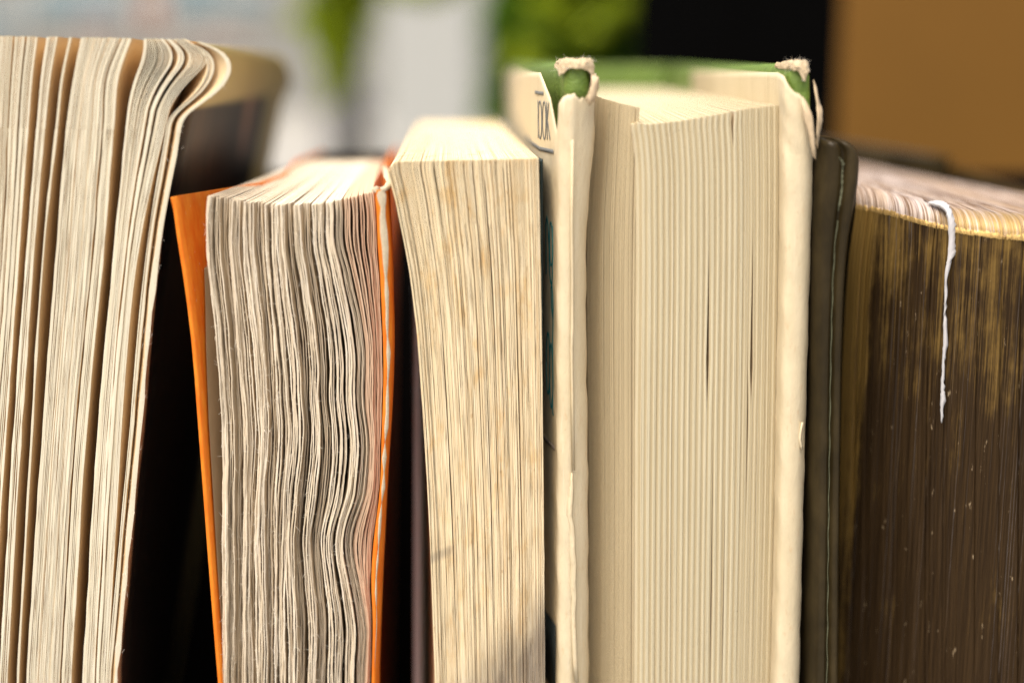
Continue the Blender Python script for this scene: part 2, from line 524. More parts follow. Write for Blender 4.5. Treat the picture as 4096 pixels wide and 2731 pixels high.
# picture cover
zc = np.concatenate([np.linspace(float(z_of(165)), 0.176, 14), np.linspace(0.170, 0.0002, 14)])
pyc = py_of(0.0, zc)
fxe = fx1(662)(np.clip(pyc, 150, 2731))
ws = np.array([0, .05, .15, .3, .5, .7, .86, .95, 1.0])
L = []
for r_, z in enumerate(zc):
    x0 = float(x_of(fxe[r_], 0, z)) - 0.0006; x1 = float(sp1(1.03)(z)) + 0.0012
    row = []
    for w_ in ws:
        bow = -0.0014 * math.exp(-w_ / .12) - 0.0010 * math.sin(math.pi * w_)
        Y = 0.0075 + (0.114 - 0.0075) * w_
        topz = z - 0.0012 * w_ ** 3 * np.clip((z - 0.16) / 0.03, 0, 1) - 0.004 * max(0, w_ - 0.93) / 0.07 * np.clip((z - 0.185) / 0.008, 0, 1)
        row.append((x0 + (x1 - x0) * w_ + bow, Y, topz))
    L.append(row)
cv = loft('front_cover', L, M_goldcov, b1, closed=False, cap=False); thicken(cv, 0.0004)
cv['label'] = 'cover with a dark picture inside an olive gold border'
LS = []
for z in zc:
    row = []
    for a in np.linspace(0, math.pi, 9):
        xr = float(sp1(1.03)(z)) + 0.0012; xl = float(sp1(-0.03)(z))
        xm = (xr + xl) / 2; hw = (xr - xl) / 2
        row.append((xm + hw * math.cos(a), 0.1142 + 0.003 * math.sin(a), z - 0.0052 * np.clip((z - 0.185) / 0.008, 0, 1)))
    LS.append(row)
thicken(loft('spine', LS, M_goldcov, b1, closed=False, cap=False), 0.0004)
LB = [[(float(x_of(fx1(-268)(min(max(py_of(0, z), 150), 2731)), 0, z)), 0.0, z), (float(sp1(-0.03)(z)), 0.114, z)] for z in zc]
thicken(loft('back_cover', LB, M_goldcov, b1, closed=False, cap=False), 0.0004)

# ================================================================== book 2: orange paperback with rough deckle pages
b2 = empty('paperback_book', (-0.026, 0.035, 0.0), 'orange covered paperback with rough wavy torn page edges', 'book')
ky = [770, 830, 1002, 1088, 1203, 1289, 1461, 1600, 1735, 1971, 2167, 2324, 2481, 2731]
kL = [836, 831, 829, 836, 850, 858, 871, 882, 889, 892, 892, 892, 892, 893]
kM = [1098, 1100, 1105, 1112, 1124, 1134, 1150, 1156, 1162, 1142, 1136, 1138, 1140, 1141]
kR = [1365, 1369, 1378, 1402, 1427, 1446, 1462, 1458, 1475, 1463, 1408, 1432, 1463, 1457]
kE = [1490, 1497, 1505, 1512, 1518, 1522, 1527, 1525, 1520, 1512, 1488, 1478, 1484, 1480]
fL, fM, fR, fE = [skeys(list(zip(ky, v))) for v in (kL, kM, kR, kE)]
def fx2(u):
    def f(p):
        a, b, c, d = fL(p), fM(p), fR(p), fE(p)
        if u < .5: return a + (b - a) * u / .5
        if u < .87: return b + (c - b) * (u - .5) / .37
        return c + (d - c) * (u - .87) / .13
    return f
zr2 = rows(788, 1000, 9, 17)
sp2 = lambda u: (lambda z: -0.0282 + u * 0.0088 + (z - 0.17) * 0.03)
NP2 = 92
topk2 = keys([(0, 786), (.2, 806), (.45, 822), (.7, 822), (.87, 806), (1, 778)])
pts = []
clump = 0
us = []
u = 0.0
k = 0
while u < 1.0:
    n = int(rng.integers(2, 6))
    rec = rng.uniform(0, 1) ** 1.3
    for j in range(n):
        tl = rng.uniform(0.00010, 0.00021) if rec < .5 else rng.uniform(0.00009, 0.00014)
        us.append((min(u, 1.0), min(1, max(0, rec + rng.normal(0, .12))), tl))
        u += tl * 1.06 / 0.0166
    u += rng.uniform(0.002, 0.013) if u < .87 else 0.008
for i, (u, rec, first) in enumerate(us):
    ph = rng.uniform(0, 6.28, 4)
    cph = math.floor(u * 14) * 1.7
    am = 4.0 * math.sin(math.pi * min(1, u + .1)) + 0.5
    base = fx2(u)
    f = lambda p, base=base, ph=ph, am=am, cph=cph: (base(p) + am * 0.75 * np.sin(p / 190 + cph) + am * 0.35 * np.sin(p / 75 + ph[1])
        + am * 0.5 * np.sin(p / 340 + ph[2]) + 1.0 * np.sin(p / 30 + ph[3]) + 7 * math.exp(-(u - 0.03) ** 2 / .0004) * 0)
    pale = u < .87
    base_rec = (0.0022 * rec ** 1.6 if pale else 0.0004 + 0.0012 * rec)
    Yf = lambda z, a=base_rec, s=i: a + 0.0003 * (1 + smooth_noise(z, 0.006, s)) + 0.00005 * (1 + smooth_noise(z, 0.0009, s + 99))
    t = first
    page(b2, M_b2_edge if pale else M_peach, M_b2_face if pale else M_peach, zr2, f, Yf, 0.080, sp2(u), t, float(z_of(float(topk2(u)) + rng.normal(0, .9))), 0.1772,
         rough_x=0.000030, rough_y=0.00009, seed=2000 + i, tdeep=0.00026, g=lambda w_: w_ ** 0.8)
    if rec < .6 and pale:
        for q in range(44):
            p = rng.uniform(800, 2731)
            z = float(z_of(p)); Y = float(Yf(np.array([z]))[0])
            pts.append((float(x_of(f(p), Y, z)) + rng.normal(0, t * .5), Y - 0.00002, z))
fibres('paper_fibre', pts, M_fibre, b2, 0.00036, 0.000015, 4)
# left cover, flaring away from the pages
ekL = skeys([(770, 683), (800, 692), (950, 716), (1150, 747), (1350, 772), (1700, 800), (2100, 830), (2400, 853), (2731, 880)])
zc2 = np.concatenate([z_of(np.array([788, 792, 800, 815, 840, 880, 940, 1010, 1100, 1200, 1350, 1500, 1700, 1900, 2100, 2300, 2500, 2731])), [0.10, 0.06, 0.0002]])
def cover2(off, Y0=0.0, zsub=0.0, rows_=zc2, edge=ekL):
    L = []
    for z in rows_:
        p = float(py_of(0, z))
        x0 = float(x_of(edge(min(p, 2731)), 0, z))
        f = np.clip((z - 0.125) / 0.05, 0, 1)
        xs = [(0.0, x0), (0.0015, x0 + 0.0002), (0.005, x0 + 0.0011 * f + 0.0002), (0.011, x0 + 0.0030 * f + 0.0004), (0.018, x0 + 0.0047 * f + 0.0008),
              (0.03, x0 + 0.0050 * f + 0.0013), (0.058, min(x0 + 0.0062 * f + 0.002, -0.0300)), (0.0812, -0.0296 + (z - 0.17) * 0.03)]
        L.append([(a + off, y, z) for y, a in xs if y >= Y0])
    return L
c2 = loft('front_cover', cover2(0), M_orange, b2, closed=False, cap=False); thicken(c2, 0.00042)
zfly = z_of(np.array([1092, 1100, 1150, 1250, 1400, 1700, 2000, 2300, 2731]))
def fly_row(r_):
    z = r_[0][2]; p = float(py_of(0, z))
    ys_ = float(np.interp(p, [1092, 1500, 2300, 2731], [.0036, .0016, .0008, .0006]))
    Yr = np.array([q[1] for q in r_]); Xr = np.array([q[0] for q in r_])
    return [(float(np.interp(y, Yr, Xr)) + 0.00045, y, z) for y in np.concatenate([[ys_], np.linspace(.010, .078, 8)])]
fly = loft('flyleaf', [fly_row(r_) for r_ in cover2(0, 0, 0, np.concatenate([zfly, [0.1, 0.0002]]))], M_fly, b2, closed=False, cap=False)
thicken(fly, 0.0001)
# right cover: rounded fore-edge, then its outer face turns away
okR = skeys([(740, 1560), (800, 1562), (1000, 1572), (1200, 1577), (1400, 1580), (1600, 1574), (1900, 1556), (2150, 1543), (2400, 1531), (2731, 1519)])
LR, LW = [], []
zc3 = np.concatenate([z_of(np.array([760, 764, 770, 780, 800, 830] + list(range(870, 2760, 60)))), [0.10, 0.06, 0.0002]])
for i_, z in enumerate(zc3):
    p = min(max(float(py_of(0, z)), 740), 2731)
    xe = float(x_of(fE(max(p, 800)), 0, z)) + 0.00012; xo = float(x_of(okR(p), 0.003, z))
    xw = xe + (xo - xe) * 0.55
    xsn = -0.0179 + (z - 0.17) * 0.03
    wob = 0.00004 * math.sin(z * 3000) + 0.00003 * math.sin(z * 7700)
    zz = z - 0.0
    row = [(xe - 0.0001, 0.004, zz), (xe, 0.0006, zz), (xe + 0.00018, 0.0, zz), (xw + wob, 0.0001, zz), (xo - 0.0001, 0.0012, zz + 0.0002), (xo - 0.00006, 0.0035, zz + 0.0004 * (i_ < 5)),
           (xo - 0.0009, 0.010, zz + 0.0006 * (i_ < 5)), (xo - 0.0024, 0.025, zz + 0.0004 * (i_ < 5)), (xsn + 0.0008, 0.06, zz), (xsn, 0.0812, zz)]
    LR.append(row)
    ww = 0.00022 + 0.00010 * math.sin(z * 2100) + rng.uniform(-0.00007, 0.00007)
    if p < 1000: ww += 0.0001
    if p > 1250: ww = max(0.00001, ww * 0.55 + 0.00010 * math.sin(p / 60) * math.sin(p / 23))
    if p > 2100: ww *= max(0.05, (2700 - p) / 600)
    if 760 < p < 2700: LW.append([(xw + wob - ww, -0.00005 + 0.00003, zz), (xw + wob, -0.0001, zz), (xw + wob + ww, 0.0002, zz)])
c3 = loft('back_cover', LR, M_orange, b2, closed=False, cap=False); thicken(c3, 0.0003, -1)
c3['label'] = 'orange cover with a worn pale crease down its edge'
loft('worn_crease', LW, M_worn, b2, closed=False, cap=False)
# frayed top rim of the right cover
fr = []
for k_, t_ in enumerate(np.linspace(0, 1, 16)):
    idx = t_ * 6 + 1
    a = np.array(LR[0][int(idx)]); b = np.array(LR[0][min(int(idx) + 1, 9)]); c = a + (b - a) * (idx - int(idx))
    rr = 0.00030 + rng.uniform(-0.00006, 0.00012)
    fr.append([(c[0] + rr * math.cos(q) * 1.1, c[1], c[2] + rr * math.sin(q) * 0.8 + rng.normal(0, 0.00004)) for q in np.linspace(0, 2 * math.pi, 9)[:-1]])
loft('frayed_rim', fr, M_worn, b2)
LS = []
for z in zc2:
    z = min(z, 0.1768)
    LS.append([(-0.0296 + 0.0117 * t_ + (z - 0.17) * 0.03, 0.0812 + 0.0015 * math.sin(math.pi * t_), z) for t_ in np.linspace(0, 1, 7)])
thicken(loft('spine', LS, M_black, b2, closed=False, cap=False), 0.0004)

# ================================================================== book 3: foxed cream paperback
b3 = empty('paperback_book', (-0.006, 0.045, 0.0), 'yellowed paperback with foxed page edges between the orange book and the dust jacketed book', 'book')
f3L = skeys([(630, 1556), (650, 1548), (690, 1552), (740, 1566), (800, 1582), (900, 1603), (1000, 1624), (1250, 1660), (1500, 1682), (1800, 1702), (2100, 1719), (2400, 1730), (2731, 1742)])
f3R = skeys([(630, 2152), (900, 2158), (1400, 2165), (1900, 2172), (2731, 2178)])
uk = np.array([0, .05, .2, .5, 1.0])
def fx3(u):
    def f(p):
        a, b = f3L(p), f3R(p)
        # leaves bunch towards the left near the head where the stack flares
        s = np.interp(p, [640, 900, 1500, 2731], [0.05, 0.02, 0.0, 0.0])
        return a + (b - a) * (u + s * math.sin(math.pi * u) * (1 - u))
    return f
zr3 = rows(634, 900, 14, 70)
sp3 = lambda u: (lambda z: -0.0150 + u * 0.0124)
crack = {40: (8, 640, 1250, 660), 63: (5, 900, 1600, 700), 87: (4, 700, 2000, 1300), 106: (3.5, 650, 2000, 700)}
N3 = 140
us3 = np.linspace(0, 1, N3)
gapn = np.zeros(N3)
shift = np.zeros(N3)
for i in range(N3):
    u = us3[i]
    ph = rng.uniform(0, 6.28)
    off = rng.normal(0, 0.6)
    def f(p, u=u, ph=ph, i=i, off=off):
        x = fx3(u)(p) + off + 0.5 * np.sin(p / 200 + ph)
        for c, (wd, y0, y1, ypk) in crack.items():
            d = i - c
            prof = np.clip(np.minimum((p - y0) / 60 + .2, (y1 - p) / (y1 - ypk)), 0, 1)
            if 0 <= d < 12: x = x + wd * 0.5 * prof * (1 - d / 12)
            elif -12 < d < 0: x = x - wd * 0.5 * prof * (1 + d / 12)
        return x
    tight = u < .22
    rec = 0.0 if rng.random() < .45 else abs(rng.normal(0, 0.00010))
    if rng.random() < .10: rec += 0.0006
    t = (f3R(1500) - f3L(1500)) / N3 * PX * rng.uniform(0.90, 1.02)
    if rng.random() < .12: t *= 0.55
    top = float(z_of(648 - 14 * u + (52 * math.exp(-u / .02)) + rng.normal(0, .7)))
    page(b3, M_b3_edge, M_b3_face, zr3, f, lambda z, r_=rec, s=i: r_ + 0.00005 * (1 + smooth_noise(z, 0.004, s)), 0.094, sp3(u), t, top, 0.1812,
         rough_x=0.000002, rough_y=0.000008, seed=3000 + i)
zc4 = np.concatenate([z_of(np.array([646, 655, 680, 740, 900, 1200, 1600, 2000, 2400, 2731])), [0.1, 0.05, 0.0002]])
LR = [[(float(x_of(2166, 0.0025, z)), 0.0024, z), (float(x_of(2166, 0.0035, z)), 0.0035, z), (0.0024, 0.0085, z), (0.0015, 0.02, z), (-0.0022, 0.0945, z)] for z in zc4]
thicken(loft('back_cover', LR, M_teal, b3, closed=False, cap=False), 0.0003)
zc5 = np.concatenate([np.linspace(0.1695, 0.125, 10), [0.08, 0.0002]])
LL = [[(float(x_of(1668, 0.022, z)), 0.022, z), (float(x_of(1672, 0.022, z)) - 0.0001, 0.03, z), (-0.0154, 0.0945, z)] for z in zc5]
o = loft('front_cover', LL, M_greycov, b3, closed=False, cap=False); thicken(o, 0.0008, 0)
o['label'] = 'pale grey cover set back behind the fanned pages'
LS = [[(-0.0157 + 0.0145 * t_, 0.0948 + 0.0012 * math.sin(math.pi * t_), min(z, 0.1806)) for t_ in np.linspace(0, 1, 7)] for z in zc4]
thicken(loft('spine', LS, M_greycov, b3, closed=False, cap=False), 0.0004)

# ================================================================== book 4: green hardback in a torn cream dust jacket
b4 = empty('hardback_book', (0.017, 0.05, 0.0), 'green clothbound hardback in a torn cream dust jacket', 'book')
Z4T = float(z_of(246))                                  # head of the boards
def lin(z): return np.clip((z - 0.12) / 0.07, 0, 1)
LBo = skeys([(240, 2236), (600, 2234), (1000, 2233), (1600, 2232), (2200, 2233), (2731, 2236)])
LBi = skeys([(240, 2386), (600, 2376), (900, 2350), (1300, 2346), (1800, 2352), (2300, 2354), (2731, 2356)])
RBi = skeys([(240, 3140), (500, 3141), (900, 3141), (1600, 3128), (2200, 3118), (2731, 3105)])
RBo = skeys([(240, 3262), (500, 3268), (900, 3258), (1300, 3246), (1800, 3232), (2731, 3208)])
ZB4 = np.concatenate([Z4T - np.array([0, 0.0003, 0.0007, 0.0012, 0.0018, 0.0026, 0.0035, 0.0045, 0.006, 0.008]), np.linspace(Z4T - 0.011, 0.125, 26), [0.09, 0.05, 0.0004]])
def section(z, fo, fi, inset, yfront, sxo, sxi, yend=0.112, prof=None, n=13, rad=0.0017):
    """horizontal section of a board: outer side from the spine, round the fore-edge, back along the inner side"""
    p = min(max(float(py_of(0, z)), 240), 2731)
    xa = float(x_of(min(fo(p), fi(p)), 0, z)) + inset; xb = float(x_of(max(fo(p), fi(p)), 0, z)) - inset
    xm, hw = (xa + xb) / 2, (xb - xa) / 2
    ring = []
    for a in np.linspace(math.pi, 2 * math.pi, n):
        cx = math.copysign(abs(math.cos(a)) ** 0.8, math.cos(a)); sy = -abs(math.sin(a)) ** 0.8
        ring.append((xm + hw * cx, yfront + rad + rad * sy, z))
    if prof is not None:
        ring = [(xm - hw + 2 * hw * f_, yfront + y_, z) for f_, y_ in prof]
    lx0, rx0 = ring[0][0], ring[-1][0]
    ys = [0.004, 0.008, 0.012, 0.018, 0.030, 0.070, yend]
    left = [(lx0 + (sxo - lx0) * (y - rad) / (yend - rad), y, z) for y in ys][::-1]
    if prof is PROF_L:
        left = [(lx0 - fl_, y, z) if fl_ < .9 else (lx0 - 0.00190 + (sxo - lx0 + 0.00190) * (y - .012) / (yend - .012), y, z) for y, fl_ in zip(ys, (0.00050, 0.00145, 0.00165, 1, 1, 1, 1))][::-1]
    right = [(rx0 + (sxi - rx0) * (y - rad) / (yend - rad), y, z) for y in ys]
    return left + ring + right
PROF_L = [(0, .0017), (.015, .0010), (.05, .0005), (.12, .00018), (.22, .00004), (.33, 0), (.41, .00005), (.47, .0003), (.58, .0006), (.72, .0010), (.86, .0016), (.95, .0023), (1.0, .0034)]
PROF_R = [(0, .0014), (.015, .0008), (.06, .0003), (.14, .0001), (.28, 0), (.42, .00002), (.56, .00012), (.66, .0003), (.76, .0006), (.85, .0010), (.93, .0015), (.98, .0021), (1.0, .0030)]
def lump(z, amp, s):
    return amp * (math.sin(z * 5200 + s) + math.sin(z * 9100 + 2 * s) * .6)
# left board: outer side at the left
LSX, LIX = -0.0006, 0.0022
board = []
for i_, z in enumerate(ZB4):
    ins = 0.0003 + (0.0008 if i_ == 0 else 0.0004 if i_ == 1 else 0.00015 if i_ == 2 else 0)
    if i_ < 9: ins += 0.00012
    sec = section(z, LBo, LBi, ins + (.0004 if i_ > 6 else 0), (0.0002 + ins * .5) if i_ < 7 else 0.0042, LSX + .0003, LIX - .0003)
    board.append(sec)
gb = loft('front_board', board, M_green, b4)
# right board: inner side at the left
RSX, RIX = 0.0262, 0.0296
board = []
for i_, z in enumerate(ZB4 - 0.0002):
    ins = 0.0003 + (0.0008 if i_ == 0 else 0.0004 if i_ == 1 else 0.00015 if i_ == 2 else 0)
    board.append(section(z, RBi, RBo, ins + (.0003 if i_ > 9 else 0), (0.0003 + ins * .5) if i_ < 9 else 0.0042, RSX + .0003, RIX - .0003))
gb2 = loft('back_board', board, M_green, b4)
spn = [[(LSX + 0.0003 + (RIX - LSX - 0.0006) * t_, 0.1125 + 0.004 * math.sin(math.pi * t_), z - 0.0002) for t_ in np.linspace(0, 1, 13)] for z in ZB4]
thicken(loft('spine', spn, M_green, b4, closed=False, cap=False), 0.0014)
# pages
zr4 = rows(395, 620, 14, 60)
p4L0, p4L1 = 2382, 2545
fA0 = skeys([(380, 2386), (600, 2372), (900, 2352), (1300, 2350), (1800, 2356), (2731, 2357)])
fA1 = skeys([(380, 2558), (430, 2556), (900, 2545), (1800, 2541), (2731, 2538)])
fB0 = skeys([(470, 2530), (500, 2526), (560, 2533), (640, 2541), (900, 2546), (1800, 2541), (2731, 2538)])
fB1 = skeys([(400, 3138), (900, 3139), (1300, 3133), (1800, 3125), (2731, 3103)])
NA, NB = 44, 152
sp4 = lambda u: (lambda z: 0.0026 + u * 0.0232)
Z4B = 0.190 - 0.0037
for i in range(NA):
    u = i / (NA - 1)
    off = rng.normal(0, .3)
    f = lambda p, u=u, off=off: fA0(p) + (fA1(p) - fA0(p)) * u + off
    Yb = 0.0062 * (1 - u) ** 1.3 + 0.0012
    if u < .28: Yb += 0.0012 * math.cos(u / .28 * 1.5)
    rec = abs(rng.normal(0, 0.00002)) + (0.0003 if rng.random() < .05 else 0)
    py_top = 384 + (432 - 384) * u ** 0.8 + rng.normal(0, .8)
    top = float(z_of(py_top, Yb))
    page(b4, M_b4_edge, M_b4_face, zr4, f, Yb + rec, 0.110, sp4(u * .2), (160 / NA) * PX * .93, top, Z4B, seed=4000 + i)
cr4 = {98: (9, 470, 600, 520), 84: (0, 0, 1, 0.5)}
for i in range(NB):
    u = i / (NB - 1)
    off = rng.normal(0, .35)
    def f(p, u=u, off=off, i=i):
        x = fB0(p) + (fB1(p) - fB0(p)) * u + off + 0.6 * np.sin(p / 300 + i // 7)
        for (c, wd, y0, ypk, y1) in ((74, 12, 950, 1450, 1640), (100, 13, 250, 480, 600), (119, 12, 900, 1480, 1620), (116, 6, 1300, 1700, 2100), (81, 5, 1700, 2400, 3000), (94, 4, 1900, 2500, 3100)):
            d = i - c
            if -8 < d < 8:
                prof = np.clip(np.minimum((p - y0) / (ypk - y0), (y1 - p) / (y1 - ypk)), 0, 1)
                x = x + (wd * .5 * prof * (1 - d / 8) if d >= 0 else -wd * .5 * prof * (1 + d / 8))
        return x
    sig = ((i + (i // 37)) % 6) / 6.0
    bulge = 0.00018 * (0.5 + 0.5 * math.cos(2 * math.pi * (sig - 0.16)))
    Yb = 0.0009 * math.exp(-u / .02) + 0.0002 + 0.0026 * u ** 2.2 + (0.00018 - bulge)
    rec = abs(rng.normal(0, 0.00002))
    py_top = float(np.interp(u, [0, .04, .12, .3, .5, .75, 1.0], [498, 492, 499, 486, 465, 436, 418])) + rng.normal(0, 1.0)
    top = float(z_of(py_top, Yb))
    me_ = M_b4_edge2 if sig < 0.4 else M_b4_edge
    if u > .74: me_ = M_b4_edge if (i % 3) else M_b4_edge2
    page(b4, me_, M_b4_face, zr4, f, Yb + rec, 0.110, sp4(.2 + .8 * u), (598 / NB) * PX * (.98 if 0 < sig else .84), top, Z4B, seed=4200 + i)
# dust jacket: sheet round each board with ragged top
def jacket(name, fo, fi, sxo, sxi, ztop_fn, prof=None, cut=None, infl=0.0, lab=None):
    secs0 = section(0.17, fo, fi, -0.00005, -0.0002, sxo, sxi, prof=prof)
    nc = len(secs0)
    L = []
    rowsq = np.concatenate([np.linspace(0, .12, 14), np.linspace(.16, 1, 34)])
    zt = [ztop_fn(c, secs0[c]) for c in range(nc)]
    zb = 0.0004
    zlow = 0.125
    for q in rowsq:
        row = []
        for c in range(nc):
            z = zt[c] + (zlow - zt[c]) * q
            s = section(z, fo, fi, -0.00005, -0.0002, sxo, sxi, prof=prof)[c]
            crk = 0.00005 * math.sin(z * 900 + c * .7) + 0.00003 * math.sin(z * 2300 + c)
            s = (s[0] + (crk if 7 <= c <= 19 else 0) - infl * max(0, 1 - q * 3) * (1 if 3 <= c <= 6 else .4 if c in (2, 7) else 0), s[1] + (crk if 7 <= c <= 19 else 0), s[2])
            row.append(s)
        L.append(row)
    for z in (0.09, 0.05, 0.0004):
        L.append(section(z, fo, fi, -0.00005, -0.0002, sxo, sxi, prof=prof))
    return L
# section has 7 outer columns (spine..fore-edge), 13 round columns, 7 inner columns. y of outer: .112 .075 .045 .026 .018 .012 .006
def ztl(c, s):
    if c < 7:
        y = s[1]
        if y >= 0.0075: return float(z_of(291, 0.0075)) + 0.0
        return float(np.interp(y, [0.0015, 0.004, 0.0075], [float(z_of(530)), float(z_of(395)), float(z_of(291, 0.0075))]))
    k = c - 7
    prof = [540, 480, 420, 395, 382, 374, 376, 388, 396, 372, 330, 310, 300]
    if k < 13: return float(z_of(prof[k])) + rng.normal(0, 0.00008)
    return float(z_of(330))
LJ = jacket('j', LBo, LBi, LSX, LIX, ztl, infl=0.0002, prof=PROF_L)
o = loft('dust_jacket', LJ, M_jacket, b4, closed=False, cap=False); thicken(o, 0.00016, 0)
o['label'] = 'cream jacket over the left board, torn away at the top corner'
def ztr(c, s):
    # here the first columns are the inner flap (left side)
    if c < 7: return float(z_of(287, 0.0)) - 0.0001
    k = c - 7
    prof = [300, 312, 332, 350, 365, 378, 392, 410, 440, 480, 520, 560, 600]
    if k < 13: return float(z_of(prof[k])) + rng.normal(0, 0.00008)
    return float(z_of(620))
LJ2 = jacket('j', RBi, RBo, RSX, RIX, ztr, prof=PROF_R)
# the flap ends before the spine: cloth shows behind it
LJ2 = [r_[1:] for r_ in LJ2]
o = loft('dust_jacket', LJ2, M_jacket, b4, closed=False, cap=False); thicken(o, 0.00016, 0)
o['label'] = 'cream jacket and flap over the right board, ragged at the corner'
js = [[(LSX - 0.0004 + (RIX - LSX + 0.0008) * t_, 0.1142 + 0.0045 * math.sin(math.pi * t_), z - 0.0016) for t_ in np.linspace(0, 1, 13)] for z in ZB4]
thicken(loft('jacket_spine', js, M_jacket, b4, closed=False, cap=False), 0.00016)

def ragged_sheet(name, outline, mat, parent, Y, thick=0.00012, bow=0.0004, yslope=0.0, label=None):
    """a small torn piece given by photo outline points (px, py[, dY]); centre-fan filled and thickened"""
    pts_ = []
    n = len(outline)
    for k in range(n):
        a = outline[k]; b = outline[(k + 1) % n]
        da = a[2] if len(a) > 2 else 0; db = b[2] if len(b) > 2 else 0
        for s in (0, .33, .66):
            px = a[0] + (b[0] - a[0]) * s + rng.normal(0, 1.3); py = a[1] + (b[1] - a[1]) * s + rng.normal(0, 1.3)
            pts_.append(at(px, py, Y + da + (db - da) * s))
    c = sum(pts_, Vector()) / len(pts_)
    c.y -= bow
    V = [tuple(p) for p in pts_] + [tuple(p.lerp(c, .5) - Vector((0, bow * .35, 0))) for p in pts_] + [tuple(c)]
    m = len(pts_)
    F = [(k, (k + 1) % m, m + (k + 1) % m, m + k) for k in range(m)] + [(m + k, m + (k + 1) % m, 2 * m) for k in range(m)]
    o = link_mesh(name, V, F, mat, parent)
    thicken(o, thick, 0)
    if label: o['label'] = label
    return o
# frayed board corners: lumpy caps of bare paper over the cloth
def lumpy(name, path, rads, mat, parent, seed, sq=0.7, jit=0.00007, n=14):
    r = np.random.default_rng(seed)
    L = []
    for k, (p, rr) in enumerate(zip(path, rads)):
        row = []
        for a in np.linspace(0, 2 * math.pi, n + 1)[:-1]:
            j = 1 + r.normal(0, .10)
            row.append((p[0] + rr * math.cos(a) * j, p[1] + r.normal(0, jit), p[2] + rr * sq * math.sin(a) * j))
        L.append(row)
    o = loft(name, L, mat, parent)
    s = o.modifiers.new('sub', 'SUBSURF'); s.levels = 1; s.render_levels = 2
    return o
def cap_mesh(name, fo, fi, sa, sb, z0, h, drop, mat, parent, seed, ins=0.0002):
    """worn paper showing over the top front corner of a board: dome rows with ragged lower edge"""
    r = np.random.default_rng(seed)
    L = []
    nrow = 7
    for q in range(nrow):
        t_ = q / (nrow - 1)
        row = []
        ring = section(z0, fo, fi, ins, 0.0, sa, sb)[5:22]
        nc = len(ring)
        cx = np.mean([s[0] for s in ring]); cyy = 0.0030
        for c, s in enumerate(ring):
            k = math.sin(t_ * math.pi / 2) ** 0.6 if t_ < 1 else 1.0
            x = cx + (s[0] - cx) * (0.25 + 0.75 * k); y = cyy + (s[1] - cyy) * (0.25 + 0.75 * k)
            z = z0 + h * (1 - t_ ** 2.2) - drop[min(c, len(drop) - 1)] * max(0, t_ - .6) / .4
            row.append((x + r.normal(0, .00005), y + r.normal(0, .00005), z + r.normal(0, .00006)))
        L.append(row)
    L = np.array(L); L = L[:, :] + r.normal(0, .00004, L.shape)
    o = loft(name, L, mat, parent, closed=False, cap=False, smooth=False)
    thicken(o, 0.00012, 0)
    s = o.modifiers.new('sub', 'SUBSURF'); s.subdivision_type = 'SIMPLE'; s.levels = 2; s.render_levels = 2
    tx = bpy.data.textures.new('fray', 'CLOUDS'); tx.noise_scale = 0.0004; tx.noise_depth = 3
    dm = o.modifiers.new('ragged', 'DISPLACE'); dm.texture = tx; dm.strength = 0.00024; dm.mid_level = 0.5; dm.texture_coords = 'GLOBAL'
    pts = [tuple(np.array(L[int(r.integers(0, nrow))][int(r.integers(0, len(L[0])))])) for _ in range(160)]
    fibres('frayed_fibre', pts, M_fibre, parent, 0.0004, 0.000012, seed)
    return o
cap_mesh('frayed_corner', LBo, LBi, LSX, LIX, Z4T - 0.0003, 0.0005, [.0003, .0004, .0006, .0012, .0010, .0008, .0004, .0003, .0003, .0004, .0006, .001, .0018, .0030, .0032, .0024, .001], M_fray, b4, 5, 0.0001)
cap_mesh('frayed_corner', RBi, RBo, RSX, RIX, Z4T - 0.0006, 0.0006, [.0001, .0001, .0001, .0001, .0001, .0001, .0003, .0002, .0005, .0012, .0014, .0008, .0004, .0004, .0004, .0004, .0004], M_fray, b4, 6, 0.0005)
# torn pieces of jacket paper
ragged_sheet('torn_jacket_piece', [(2368, 300, .0003), (2392, 308, .0006), (2394, 350, .0006), (2380, 400, 0), (2356, 425, -.0002), (2344, 400, 0), (2352, 380, 0), (2366, 345, 0)], M_jacket_in, b4, -0.0004, label='flap torn down beside the left green corner')
ragged_sheet('torn_jacket_piece', [(3252, 318, .0012), (3266, 350, .0014), (3273, 400, .0014), (3289, 440, .001), (3290, 480, .0008), (3278, 535, .0004), (3270, 598, .0004), (3264, 560, .0), (3270, 480, 0), (3266, 410, .0006)], M_jacket_in, b4, 0.0, label='curled strip torn loose at the right board')
ragged_sheet('torn_jacket_piece', [(3205, 395), (3232, 420), (3250, 470), (3258, 560), (3262, 640), (3250, 620), (3236, 540), (3214, 470)], M_jacket_in, b4, -0.0006, 0.0001, 0.0001, label='scuffed patch of jacket below the right green corner')
